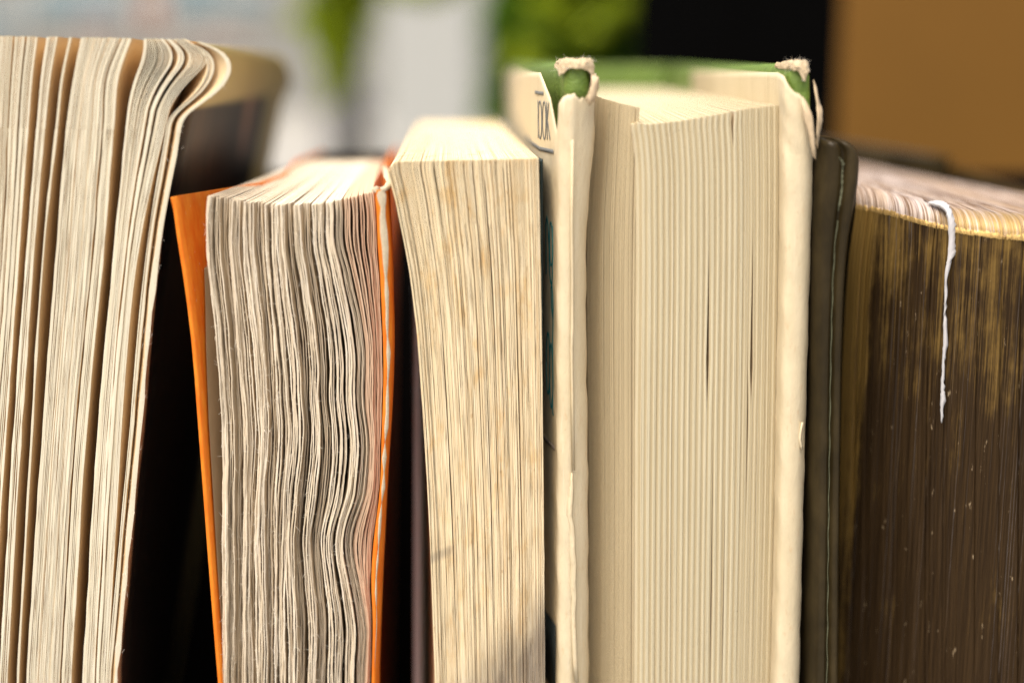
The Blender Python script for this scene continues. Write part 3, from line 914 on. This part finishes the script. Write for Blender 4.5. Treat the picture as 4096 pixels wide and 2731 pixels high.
# layered tear down the left jacket edge
tearpts = [(2310, 1895), (2300, 1950), (2286, 1985), (2276, 2030), (2268, 2078), (2280, 2090), (2296, 2110), (2296, 2180), (2294, 2205), (2266, 2200)]
def strip_tear(pxs, name, mat, wL, seed, dY=0.0):
    r = np.random.default_rng(seed)
    L = []
    for (px, py, wd) in pxs:
        z = float(z_of(py, -0.0003)); Y = -0.00034 + dY
        L.append([(float(x_of(px - wd, Y, z)), Y + 0.0001, z), (float(x_of(px, Y, z)), Y - 0.00012, z), (float(x_of(px + 3 + r.uniform(0, 3), Y, z)), Y + 0.00012, z)])
    return thicken(loft(name, L, mat, b4, closed=False, cap=False), 0.00008)
strip_tear([(2287, 1890, 1), (2288, 1920, 6), (2289, 1950, 12), (2288, 2000, 18), (2284, 2060, 18), (2292, 2100, 14), (2296, 2150, 18), (2297, 2205, 22), (2302, 2260, 18), (2300, 2330, 20), (2303, 2390, 16), (2298, 2450, 14), (2301, 2550, 14), (2304, 2650, 12), (2310, 2731, 10)], 'torn_edge', M_jacket, 20, 3)
strip_tear([(2290, 560, 4), (2288, 900, 6), (2290, 1100, 5), (2292, 1300, 9), (2288, 1390, 7), (2291, 1600, 6), (2294, 1880, 5)], 'torn_edge', M_jacket, 20, 4)
strip_tear([(3209, 1690, 1), (3206, 1712, 5), (3202, 1740, 8), (3200, 1760, 6), (3204, 1785, 7), (3207, 1800, 1)], 'torn_edge', M_jacket, 20, 8, 0.00032)

# print on the outer face of the jacket (rules, capitals and script seen edge-on)
from mathutils.bvhtree import BVHTree
_nr, _nc = len(LJ), len(LJ[0])
BV = BVHTree.FromPolygons([tuple(p) for r_ in LJ for p in r_], grid_faces(_nr, _nc))
def face_pt(Y, z, off=0.00014):
    hit = BV.ray_cast(Vector((-0.03, Y, z)), Vector((1, 0, 0)))
    return (hit[0].x - off, Y, z) if hit[0] is not None else (0.004, Y, z)
def stroke(pts_, wdt, name, mat):
    wdt = wdt * 1.6
    P = [np.array(p, float) for p in pts_]
    V, F = [], []
    n = len(P)
    for k in range(n):
        a = P[max(0, k - 1)]; b = P[min(n - 1, k + 1)]
        d = b - a; d /= (np.linalg.norm(d) + 1e-12)
        nn = np.array([-d[1], d[0]])
        for s in (-1, 1):
            q = P[k] + nn * s * wdt / 2
            V.append(face_pt(q[0], q[1]))
    F = [(2*k, 2*k + 1, 2*k + 3, 2*k + 2) for k in range(n - 1)]
    o = link_mesh(name, V, F, mat, b4)
    thicken(o, 0.00003, 0)
    return o
def ell(cy, cz, ry, rz, a0=0, a1=360, n=28):
    return [(cy + ry * math.cos(math.radians(a)), cz + rz * math.sin(math.radians(a))) for a in np.linspace(a0, a1, n)]
def rule(y0, y1, z, h, mat, name='printed_rule'):
    V = []
    ysamp = np.linspace(y0, y1, 12)
    for y in ysamp: V += [face_pt(y, z), face_pt(y, z - h)]
    F = [(2*k, 2*k+1, 2*k+3, 2*k+2) for k in range(11)]
    o = link_mesh(name, V, F, mat, b4); thicken(o, 0.00003, 0)
zA = float(z_of(368, 0.006)); rule(0.0062, 0.0135, zA, 0.00035, M_ink)
zB = float(z_of(596, 0.004)); rule(0.0022, 0.034, zB, 0.0004, M_ink)
zt_, zb_ = float(z_of(408, 0.006)), float(z_of(560, 0.0045))
zm_, hz = (zt_ + zb_) / 2, (zt_ - zb_) / 2
LW_ = 0.00012
def seg(a, b, n=8): return [(a[0] + (b[0] - a[0]) * t, a[1] + (b[1] - a[1]) * t) for t in np.linspace(0, 1, n)]
# capitals  B O O K, reading towards the fore-edge
stroke(seg((0.0049, zt_), (0.0047, zb_)), LW_, 'cover_lettering', M_ink)
stroke(seg((0.0040, zt_), (0.0047, zm_)) + seg((0.0046, zm_), (0.0036, zb_)), LW_, 'cover_lettering', M_ink)
stroke(ell(0.0059, zm_, 0.0007, hz), LW_, 'cover_lettering', M_ink)
stroke(ell(0.0076, zm_, 0.0007, hz), LW_, 'cover_lettering', M_ink)
stroke(seg((0.0097, zt_), (0.0097, zb_)), LW_ * 1.3, 'cover_lettering', M_ink)
stroke(ell(0.0097, zm_ + hz/2, -0.0010, hz/2, 90, -90, 14), LW_, 'cover_lettering', M_ink)
stroke(ell(0.0097, zm_ - hz/2, -0.0011, hz/2, 90, -90, 14), LW_, 'cover_lettering', M_ink)
# script  ...ng / ...od
def zz_(py): return float(z_of(py, 0.004))
G = 0.00018
stroke([(0.0056, zz_(1105)), (0.0055, zz_(900)), (0.0051, zz_(872)), (0.0046, zz_(905)), (0.0043, zz_(1000)), (0.0042, zz_(1090)), (0.0038, zz_(1125)), (0.0036, zz_(1130))], G, 'cover_lettering', M_tealink)
stroke(ell(0.0035, zz_(975), 0.0006, (zz_(895) - zz_(1068)) / 2), G * .8, 'cover_lettering', M_tealink)
stroke([(0.0029, zz_(900)), (0.00285, zz_(1060)), (0.0031, zz_(1130)), (0.0036, zz_(1150)), (0.0035, zz_(1225)), (0.0031, zz_(1262)), (0.0028, zz_(1230)), (0.0029, zz_(1170)), (0.0032, zz_(1135)), (0.0040, zz_(1118))], G, 'cover_lettering', M_tealink)
stroke(ell(0.0049, zz_(1460), 0.0007, (zz_(1338) - zz_(1582)) / 2), G, 'cover_lettering', M_tealink)
stroke(ell(0.0036, zz_(1500), 0.0007, (zz_(1370) - zz_(1625)) / 2), G, 'cover_lettering', M_tealink)
stroke(seg((0.0029, zz_(1160)), (0.0029, zz_(1600))) + [(0.0028, zz_(1640)), (0.0025, zz_(1645))], G, 'cover_lettering', M_tealink)
rule(0.0022, 0.034, float(z_of(1776, 0.003)), 0.0005, M_lineink)
rule(0.0019, 0.034, float(z_of(2500, 0.002)), 0.008, M_darkband, 'printed_band')

# ================================================================== book 5: big leather book with tarnished gilt edges
b5 = empty('leather_book', (0.055, 0.05, 0.0), 'thick leather bound book with tarnished gilt page edges at the far right', 'book')
# fore-edge sheet: columns follow the row of page edges
g0 = skeys([(740, 3432), (830, 3424), (1000, 3400), (1300, 3378), (1800, 3362), (2300, 3356), (2731, 3354)])
NCOL = 420
us5 = np.linspace(0, 1, NCOL)
XL5 = 3400; XR5 = 4560
def top5(u):   # photo row of the gilt line at the fore-edge
    return np.interp(u, [0, .04, .12, .25, .38, .52, .75, 1.0], [826, 832, 852, 893, 925, 946, 962, 940])
def Y5(u):
    return 0.0125 * (1 - u / .62) ** 2 if u < .62 else 0.008 * ((u - .62) / .38) ** 2
ridge = np.cumsum(rng.normal(0, 1, NCOL)); 
rd = np.array([0.00013 * rng.random() + (0.00035 if rng.random() < .03 else 0) for _ in range(NCOL)])
def pgrid():
    qs = np.concatenate([np.linspace(0, .06, 8), np.linspace(.1, 1, 30)])
    fr_rows = []
    heads = []
    for i, u in enumerate(us5):
        Yb = Y5(u) + 0.0010 + rd[i]
        zt = float(z_of(float(top5(u)), Yb))
        heads.append((Yb, zt))
    G = np.zeros((len(qs) + 3 + 8 + 9, NCOL, 3))
    for i, u in enumerate(us5):
        Yb, zt = heads[i]
        r_ = 0
        xt = None
        # rounded head: quarter turn from the fore-edge up on to the page tops, then back to the spine
        def px_at(z, Y):
            p = float(py_of(Y, z))
            pl = float(g0(p)) if p > 740 else 3432
            return pl + (XR5 - pl) * u
        R = 0.0033
        Rz = 0.0021
        zbk = float(np.interp(u, [0, 1], [0.1785, 0.1735]))
        xsp = 0.0300 + 0.0300 * u
        pr = []
        xh = float(x_of(px_at(zt, Yb), Yb, zt))
        for Yd in [0.100, 0.082, 0.066, 0.052, 0.040, 0.030, 0.022, 0.015, 0.010]:
            f_ = (Yd - (Yb + R)) / (0.100 - Yb - R)
            zed = (zt + Rz) + (zbk - (zt + Rz)) * min(1, max(0, f_))
            if Yd <= Yb + R + 0.0008: Yd = Yb + R + 0.0008 * (Yd / 0.02)
            pr.append((xh + (xsp - xh) * max(0, f_), Yd, zed + rd[i] * .6))
        for a in np.linspace(90, 0, 8):
            a = math.radians(a)
            pr.append((xh, Yb + R - R * math.cos(a), zt + Rz * math.sin(a) - rd[i] * .3))
        for q in qs[0:]:
            z = zt - 0.00002 + (0.122 - zt) * q
            pr.append((float(x_of(px_at(z, Yb), Yb, z)), Yb, z))
        for z in (0.08, 0.04, 0.0002): pr.append((float(x_of(px_at(0.122, Yb), Yb, 0.122)), Yb, z))
        G[:, i, :] = np.array(pr)
    return G, 9 + 8
G5, nhead = pgrid()
nr, nc, _ = G5.shape
F = grid_faces(nr, nc, 0, True)
fm = []
for r_ in range(nr - 1):
    fm += [1 if r_ < nhead - 1 else 0] * (nc - 1)
pb = link_mesh('page_block', G5.reshape(-1, 3), F, [M_gilt, M_gilt_top], b5, fm)
pb['kind'] = 'stuff'
# gilt line along the head of the fore-edge
V, F = [], []
for i in range(0, NCOL, 2):
    p = G5[nhead - 1, i]
    w1 = 0.00042 + rng.normal(0, .00006)
    V += [(p[0], p[1] - 0.00002 + 0.00022, p[2] + w1), (p[0], p[1] - 0.00007, p[2] + w1 * .3), (p[0], p[1] - 0.00007, p[2] - w1 * .6)]
n_ = len(V) // 3
for k in range(n_ - 1):
    F += [(3*k, 3*k + 1, 3*k + 4, 3*k + 3), (3*k + 1, 3*k + 2, 3*k + 5, 3*k + 4)]
link_mesh('gilt_line', V, F, M_gold_line, b5)
# white torn strip of paper on the gilt edge
outl = [(3722, 806, .0034), (3745, 803, .0028), (3775, 806, .0022), (3797, 822, .0012), (3806, 846, .0004), (3818, 875), (3822, 920), (3820, 985), (3822, 1012), (3806, 1040), (3796, 1075), (3788, 1110), (3790, 1180), (3782, 1240), (3780, 1300)]
outr = [(3708, 812, .0036), (3735, 822, .0026), (3762, 832, .0016), (3782, 846, .0006), (3790, 880, 0), (3794, 930), (3794, 985), (3790, 1020), (3786, 1050), (3781, 1080), (3778, 1120), (3778, 1180), (3776, 1240), (3774, 1300)]
lowl = [(3790, 1380), (3780, 1430), (3776, 1500), (3776, 1560), (3782, 1590), (3774, 1640), (3768, 1690)]
lowr = [(3772, 1380), (3770, 1430), (3766, 1500), (3764, 1560), (3762, 1590), (3762, 1640), (3764, 1690)]
Pl = outl[:14] + lowl; Pr = outr + lowr
m = min(len(Pl), len(Pr)); Pl, Pr = Pl[:m], Pr[:m]
def dense(P, k=4):
    Q = []
    for i in range(len(P) - 1):
        a = list(P[i]) + [0] * (3 - len(P[i])); b = list(P[i+1]) + [0] * (3 - len(P[i+1]))
        for j in range(k): Q.append([a[c] + (b[c] - a[c]) * j / k for c in range(3)])
    Q.append(b); return Q
Pl, Pr = dense(Pl), dense(Pr); m = len(Pl)
V = []
for a, b in zip(Pr, Pl):
    u_ = (3790 - 3400) / (XR5 - 3400)
    Yb = Y5(u_) + 0.0006
    ra = rng.normal(0, .8); rb = rng.normal(0, 2.4)
    V.append(tuple(at(a[0] + ra, a[1], Yb + (a[2] if len(a) > 2 else 0))))
    c_ = at((a[0] + b[0]) / 2, (a[1] + b[1]) / 2, Yb - 0.00012 + (a[2] if len(a) > 2 else 0))
    V.append(tuple(c_))
    V.append(tuple(at(b[0] + rb, b[1], Yb + (b[2] if len(b) > 2 else 0))))
F = []
for k in range(m - 1):
    for j in range(2):
        F.append((3*k + j, 3*k + j + 1, 3*k + 4 + j, 3*k + 3 + j))
o = link_mesh('torn_page', V, F, M_white, b5); thicken(o, 0.00008, 0)
o['label'] = 'white strip torn from a page, hanging over the gilt edge'
# leather cover: soft padded edge of the front cover
cL = skeys([(550, 3276), (700, 3264), (1000, 3256), (1500, 3250), (2000, 3243), (2731, 3232)])
cR = skeys([(550, 3440), (620, 3441), (700, 3439), (780, 3430), (900, 3404), (1000, 3390), (1300, 3372), (1800, 3362), (2731, 3354)])
zl = np.concatenate([z_of(np.array([552, 553.5, 556, 560, 566, 575, 590, 610, 640, 680, 730, 790, 860, 950] + list(range(1050, 2760, 100)))), [0.09, 0.05, 0.0002]])
LC = []
for i_, z in enumerate(zl):
    p = min(float(py_of(0, z)), 2731)
    xa = float(x_of(cL(p), 0, z)); xb = float(x_of(cR(p), 0, z))
    # rounded top right corner
    tcor = max(0.0, (640 - p) / 88)
    xb -= (1 - math.sqrt(max(0, 1 - min(1, tcor) ** 2.2))) * 0.0030
    ytop = 0.0022 * min(1, max(0, (575 - p) / 23)) ** 2
    xw = xb - xa
    prof = [(-.02, .012), (-.01, .004), (0.03, .0012), (.12, -.0002), (.25, -.0009), (.40, -.0011), (.52, -.0008), (.575, -.00035), (.62, -.0008), (.72, -.0014), (.82, -.0014),
            (.92, -.0008), (.98, .0002), (1.0, .0018), (.97, .006), (.90, .014)]
    row = [(xa + xw * a, y + ytop, z) for a, y in prof]
    sx_ = 0.0285
    row += [(sx_, 0.104, z - 0.0035), (sx_ - 0.002, 0.105, z - 0.0035)]
    LC.append(row)
loft('front_cover', LC, M_leather, b5)
V, F = [], []
def scuffs(name, pyr, seed):
    r = np.random.default_rng(seed)
    L = []
    for p in pyr:
        z = float(z_of(p)); xa = float(x_of(cL(p), 0, z)); xb = float(x_of(cR(p), 0, z))
        tcor = max(0.0, (640 - p) / 88); xb -= (1 - math.sqrt(max(0, 1 - min(1, tcor) ** 2.2))) * 0.0030
        c = .575 - (0.35 * ((660 - p) / 60) ** 1.5 if p < 660 else 0) + 0.015 * math.sin(p / 23)
        x = xa + (xb - xa) * c
        ww = (0.00003 + 0.00008 * r.random()) * (1.9 if p < 820 else .8)
        Y = -0.00082 if p < 660 else -0.00055
        L.append([(x - ww, Y + .0001, z), (x + .00002, Y - .00018, z), (x + ww, Y, z)])
    loft(name, L, M_scuff, b5, closed=False, cap=False)
scuffs('scuffed_ridge', np.arange(622, 690, 6), 1)
scuffs('scuffed_ridge', np.arange(690, 850, 8), 2)
scuffs('scuffed_ridge', np.arange(880, 2760, 18), 3)
# spine with its rim showing over the page tops, and the far cover
LSp = []
nq = 15
for k_ in range(nq):
    t_ = k_ / (nq - 1)
    Yc = 0.1045 - 0.006 * t_; X = 0.0275 + 0.046 * t_
    LSp.append((X, Yc + 0.003 * math.sin(math.pi * t_), 0.1818 - 0.0066 * t_))
rowsS = []
for q in [0, .003, .01, .05, .2, .5, 1]:
    rowsS.append([(x, y, z - (z - 0.0002) * q) for x, y, z in LSp])
thicken(loft('spine', rowsS, M_leather, b5, closed=False, cap=False), 0.0024)
ls_end = LSp[-1]
LBk = [[(float(x_of(4600, 0.0, z)) + 0.0005, -0.001, z), (float(x_of(4600, 0.0, z)) + 0.004, 0.02, z), (0.0745, 0.099, z)] for z in np.concatenate([np.linspace(0.1735, 0.125, 8), [0.0002]])]
thicken(loft('back_cover', LBk, M_leather, b5, closed=False, cap=False), 0.002)
hb = [[(0.0295 + 0.012 * t_, 0.1015 - 0.0010 * t_, z) for t_ in np.linspace(0, 1, 4)] for z in (0.1802, 0.1770)]
thicken(loft('endpaper', hb, M_maroon, b5, closed=False, cap=False), 0.0008)

# ================================================================== surroundings, far out of focus
def mk_ground():
    k = NT('pale_paving')
    f = k.noise((0.6, 0.6, 0.6), 1.0, 5.0)
    k.color(k.mix(k.ramp(f, 0.3, 0.7), (0.27, 0.26, 0.24), (0.38, 0.37, 0.34))); k.rough(0.85)
    return k.m
gnd = link_mesh('ground', [(-150, -60, -0.75), (150, -60, -0.75), (150, 250, -0.75), (-150, 250, -0.75)], [(0, 1, 2, 3)], mk_ground(), None, smooth=False)
tag(gnd, kind='structure')

# table carrying the shelf board
tb = empty('table', (0.0, 0.06, -0.75), 'dark wooden table under the row of books', 'table')
box('tabletop', -0.55, 0.55, -0.10, 0.50, -0.046, -0.0185, M_wood, tb, 0.002)
for lx in (-0.5, 0.5):
    for ly in (-0.05, 0.45):
        box('leg', lx - .025, lx + .025, ly - .025, ly + .025, -0.7495, -0.0465, M_wood, tb)

# ochre carton behind the books on the right
M_carton = plain('ochre_card', (0.17, 0.080, 0.011), 0.8, 14, 0.16)
carton = empty('carton', (at(3352, 300, 0.30).x, 0.30, -0.018), 'ochre brown cardboard carton standing behind the leather book', 'box')
cx0 = at(3352, 300, 0.30).x
box('carton_body', cx0, cx0 + 0.26, 0.30, 0.44, -0.018, 0.34, M_carton, carton, 0.002)
box('carton_lid', cx0 - 0.001, cx0 + 0.261, 0.299, 0.441, 0.3405, 0.352, M_carton, carton, 0.002)
carton.rotation_euler.z = math.radians(-19)

# black panel (open dark cabinet door) behind the books
M_blk = plain('matt_black_paint', (0.003, 0.003, 0.003), 0.95, 20, 0.3)
M_blk.node_tree.nodes['Principled BSDF'].inputs['Specular IOR Level'].default_value = 0.0
dp = empty('dark_cabinet', (0.15, 0.72, -0.75), 'matt black cabinet standing between the green shrub and the ochre carton', 'cabinet')
dx0 = at(2730, 100, 0.62).x
box('cabinet_body', dx0, dx0 + 0.60, 0.62, 0.95, -0.75, 0.75, M_blk, dp, 0.003)
box('cabinet_door', dx0 + 0.006, dx0 + 0.594, 0.602, 0.619, -0.74, 0.74, M_blk, dp, 0.003)

# leafy plants
def mk_leaf(name, a, b):
    k = NT(name)
    k.color(k.mix(k.noise((40, 40, 40)), a, b)); k.rough(0.5)
    tr = k.n('ShaderNodeBsdfTranslucent'); tr.inputs[0].default_value = (*[v * 1.2 for v in b], 1)
    mx = k.n('ShaderNodeMixShader'); mx.inputs[0].default_value = 0.35
    out = k.t.nodes['Material Output']
    k.t.links.new(k.b.outputs[0], mx.inputs[1]); k.t.links.new(tr.outputs[0], mx.inputs[2])
    k.t.links.new(mx.outputs[0], out.inputs[0])
    return k.m
M_lime = mk_leaf('lime_leaf', (0.20, 0.33, 0.01), (0.42, 0.48, 0.02))
M_deep = mk_leaf('deep_green_leaf', (0.04, 0.12, 0.008), (0.14, 0.26, 0.015))
M_bark = plain('green_brown_stem', (0.10, 0.09, 0.04), 0.8, 60, 0.3)
def foliage(blobs, n, size, mat, parent, seed, name='foliage'):
    r = np.random.default_rng(seed)
    V, F = [], []
    tot = sum(b[3] * b[4] * b[5] for b in blobs)
    for (cx, cy, cz, rx, ry, rz) in blobs:
        for _ in range(int(n * rx * ry * rz / tot) + 3):
            d = r.normal(0, 1, 3); d /= np.linalg.norm(d); d *= r.random() ** .45
            c = np.array([cx + rx * d[0], cy + ry * d[1], cz + rz * d[2]])
            a = r.normal(0, 1, 3); a /= np.linalg.norm(a)
            b = np.cross(a, r.normal(0, 1, 3)); b /= np.linalg.norm(b)
            L_ = size * r.uniform(.6, 1.3); W_ = L_ * .28
            k = len(V)
            nrm = np.cross(a, b)
            V += [c - a * L_/2, c + b * W_ - a * L_ * .1, c + nrm * L_ * .06, c - b * W_ - a * L_ * .1, c + a * L_/2]
            F += [(k, k+1, k+2), (k, k+2, k+3), (k+1, k+4, k+2), (k+3, k+2, k+4)]
    o = link_mesh(name, V, F, mat, parent, smooth=False)
    o['kind'] = 'stuff'
    return o
def tube(name, pts_, rads, mat, parent, n=8):
    L = [[(p[0] + rr * math.cos(a), p[1] + rr * math.sin(a), p[2]) for a in np.linspace(0, 2*math.pi, n + 1)[:-1]] for p, rr in zip(pts_, rads)]
    return loft(name, L[::-1], mat, parent)
def blob(px, py, Y, rpx, rpy, ry):
    p = at(px, py, Y); d = (Y - CY) / FPX
    return (p.x, Y, p.z, rpx * d, ry, rpy * d)
# lime sprig shrub
Yp = 1.15
p1 = at(1290, 60, Yp)
sh1 = empty('shrub', (p1.x, Yp, -0.75), 'slender shrub with bright lime green leaves left of the pale gap', 'shrub')
foliage([blob(1370, 20, Yp, 120, 110, .05), blob(1350, 150, Yp, 100, 100, .05), blob(1350, 250, Yp, 75, 100, .04), blob(1335, 330, Yp, 35, 70, .03), blob(1340, -200, Yp, 160, 160, .08), blob(1380, -60, Yp, 110, 60, .05), blob(1700, -70, Yp, 160, 60, .05), blob(1230, 60, Yp, 30, 40, .02)],
        1500, 0.026, M_lime, sh1, 11)
tube('stem', [(p1.x - .06, Yp, -.75), (p1.x - .03, Yp, -.3), (p1.x + .03, Yp + .03, .0), (p1.x + .02, Yp + .02, .22), (p1.x + .01, Yp, .34)], [.012, .010, .006, .004, .002], M_bark, sh1)
# big deep green shrub
Yq = 1.35
p2 = at(2330, 60, Yq)
sh2 = empty('shrub', (p2.x, Yq, -0.75), 'dense dark green shrub behind the dust jacketed book', 'shrub')
foliage([blob(2080, 60, Yq, 130, 150, .08), blob(2060, 230, Yq, 90, 120, .06), blob(2000, 440, Yq, 60, 160, .06), blob(2000, 280, Yq, 60, 160, .05), blob(2020, 120, Yq, 80, 160, .06), blob(2730, 60, Yq, 120, 200, .08), blob(2250, 130, Yq, 190, 200, .10), blob(2420, 60, Yq, 190, 190, .10), blob(2560, 120, Yq, 160, 180, .10),
         blob(2620, 0, Yq, 160, 150, .10), blob(2300, -220, Yq, 330, 220, .14), blob(2250, 380, Yq, 200, 200, .10), blob(2500, 350, Yq, 220, 200, .10)],
        6800, 0.034, M_deep, sh2, 12)
foliage([blob(2330, 130, Yq - .1, 60, 50, .04), blob(2200, 20, Yq - .1, 70, 60, .04), blob(2460, 30, Yq - .1, 60, 40, .04), blob(2100, 240, Yq - .1, 50, 60, .04)], 220, 0.03, M_lime, sh2, 13, 'young_leaves')
tube('stem', [(p2.x, Yq, -.75), (p2.x + .02, Yq, -.3), (p2.x - .01, Yq, .0), (p2.x, Yq, .25)], [.02, .016, .010, .004], M_bark, sh2)
# dark hedge further right behind
# grey bollard
M_boll = plain('grey_concrete', (0.20, 0.20, 0.20), 0.8, 5, 0.1)
pbx = at(1390, 430, 4.5)
bo = empty('bollard', (pbx.x, 4.5, -0.75), 'grey concrete bollard out of focus on the pale paving', 'bollard')
Lb = [[(pbx.x + r_ * math.cos(a), 4.5 + r_ * math.sin(a), z) for a in np.linspace(0, 2*math.pi, 17)[:-1]] for z, r_ in ((pbx.z + .10, .03), (pbx.z + .07, .07), (pbx.z, .085), (-.5, .085), (-.749, .11))]
loft('post', Lb, M_boll, bo)
# pale rendered wall panel (pillar) and the building across the square
M_render = plain('pale_render', (0.44, 0.45, 0.43), 0.85, 1.2, 0.06)
pl0, pl1 = at(1540, 200, 3.6), at(1900, 200, 3.6)
pil = empty('wall_pillar', ((pl0.x + pl1.x) / 2, 3.7, -0.75), 'pale rendered pillar between the lime shrub and the dark green shrub', 'pillar')
box('pillar_shaft', pl0.x, pl1.x, 3.6, 3.95, -0.70, 2.6, M_render, pil, 0.01)
box('pillar_base', pl0.x - .02, pl1.x + .02, 3.58, 3.97, -0.75, -0.6995, M_render, pil, 0.01)
box('pillar_cap', pl0.x - .02, pl1.x + .02, 3.58, 3.97, 2.6005, 2.68, M_render, pil, 0.01)
M_wall = plain('grey_plaster', (0.28, 0.28, 0.26), 0.85, 0.4, 0.15)
M_glass = plain('window_glass', (0.16, 0.27, 0.32), 0.15, 0.3, 0.4)
M_frame = plain('pale_window_frame', (0.65, 0.65, 0.64), 0.6, 2, 0.05)
M_brown = plain('reddish_brown_shutter', (0.30, 0.13, 0.08), 0.7, 2, 0.2)
bd = empty('building', (-9.0, 32, -0.75), 'grey plastered building with wide pale blue windows across the square', 'building')
box('wall', -24, 14, 30.3, 38, -0.75, 9.0, M_wall, bd)
def win(x0, x1, z0, z1, mat):
    f = box('window', x0, x1, 30.20, 30.297, z0, z1, M_frame, bd)
    g = box('pane', x0 + .08, x1 - .08, 30.17, 30.198, z0 + .08, z1 - .08, mat, bd)
    g.parent = f; g.matrix_parent_inverse.identity()
Yw = 30.2
def wx(px): return at(px, 100, Yw).x
for (a, b, c, d, mt) in ((-250, 90, 40, 130, M_glass), (130, 520, -60, 60, M_glass), (560, 660, -40, 130, M_brown), (700, 880, -120, 55, M_glass), (900, 1080, -60, 40, M_glass), (-250, -30, -160, -20, M_brown), (300, 470, 75, 140, M_brown), (720, 1000, 150, 200, M_brown)):
    win(wx(a), wx(b), float(z_of(d, Yw)), float(z_of(c, Yw)), mt)
for k in range(7):
    win(-22 + k * 4.6, -19.4 + k * 4.6, 4.2, 6.4, M_glass)
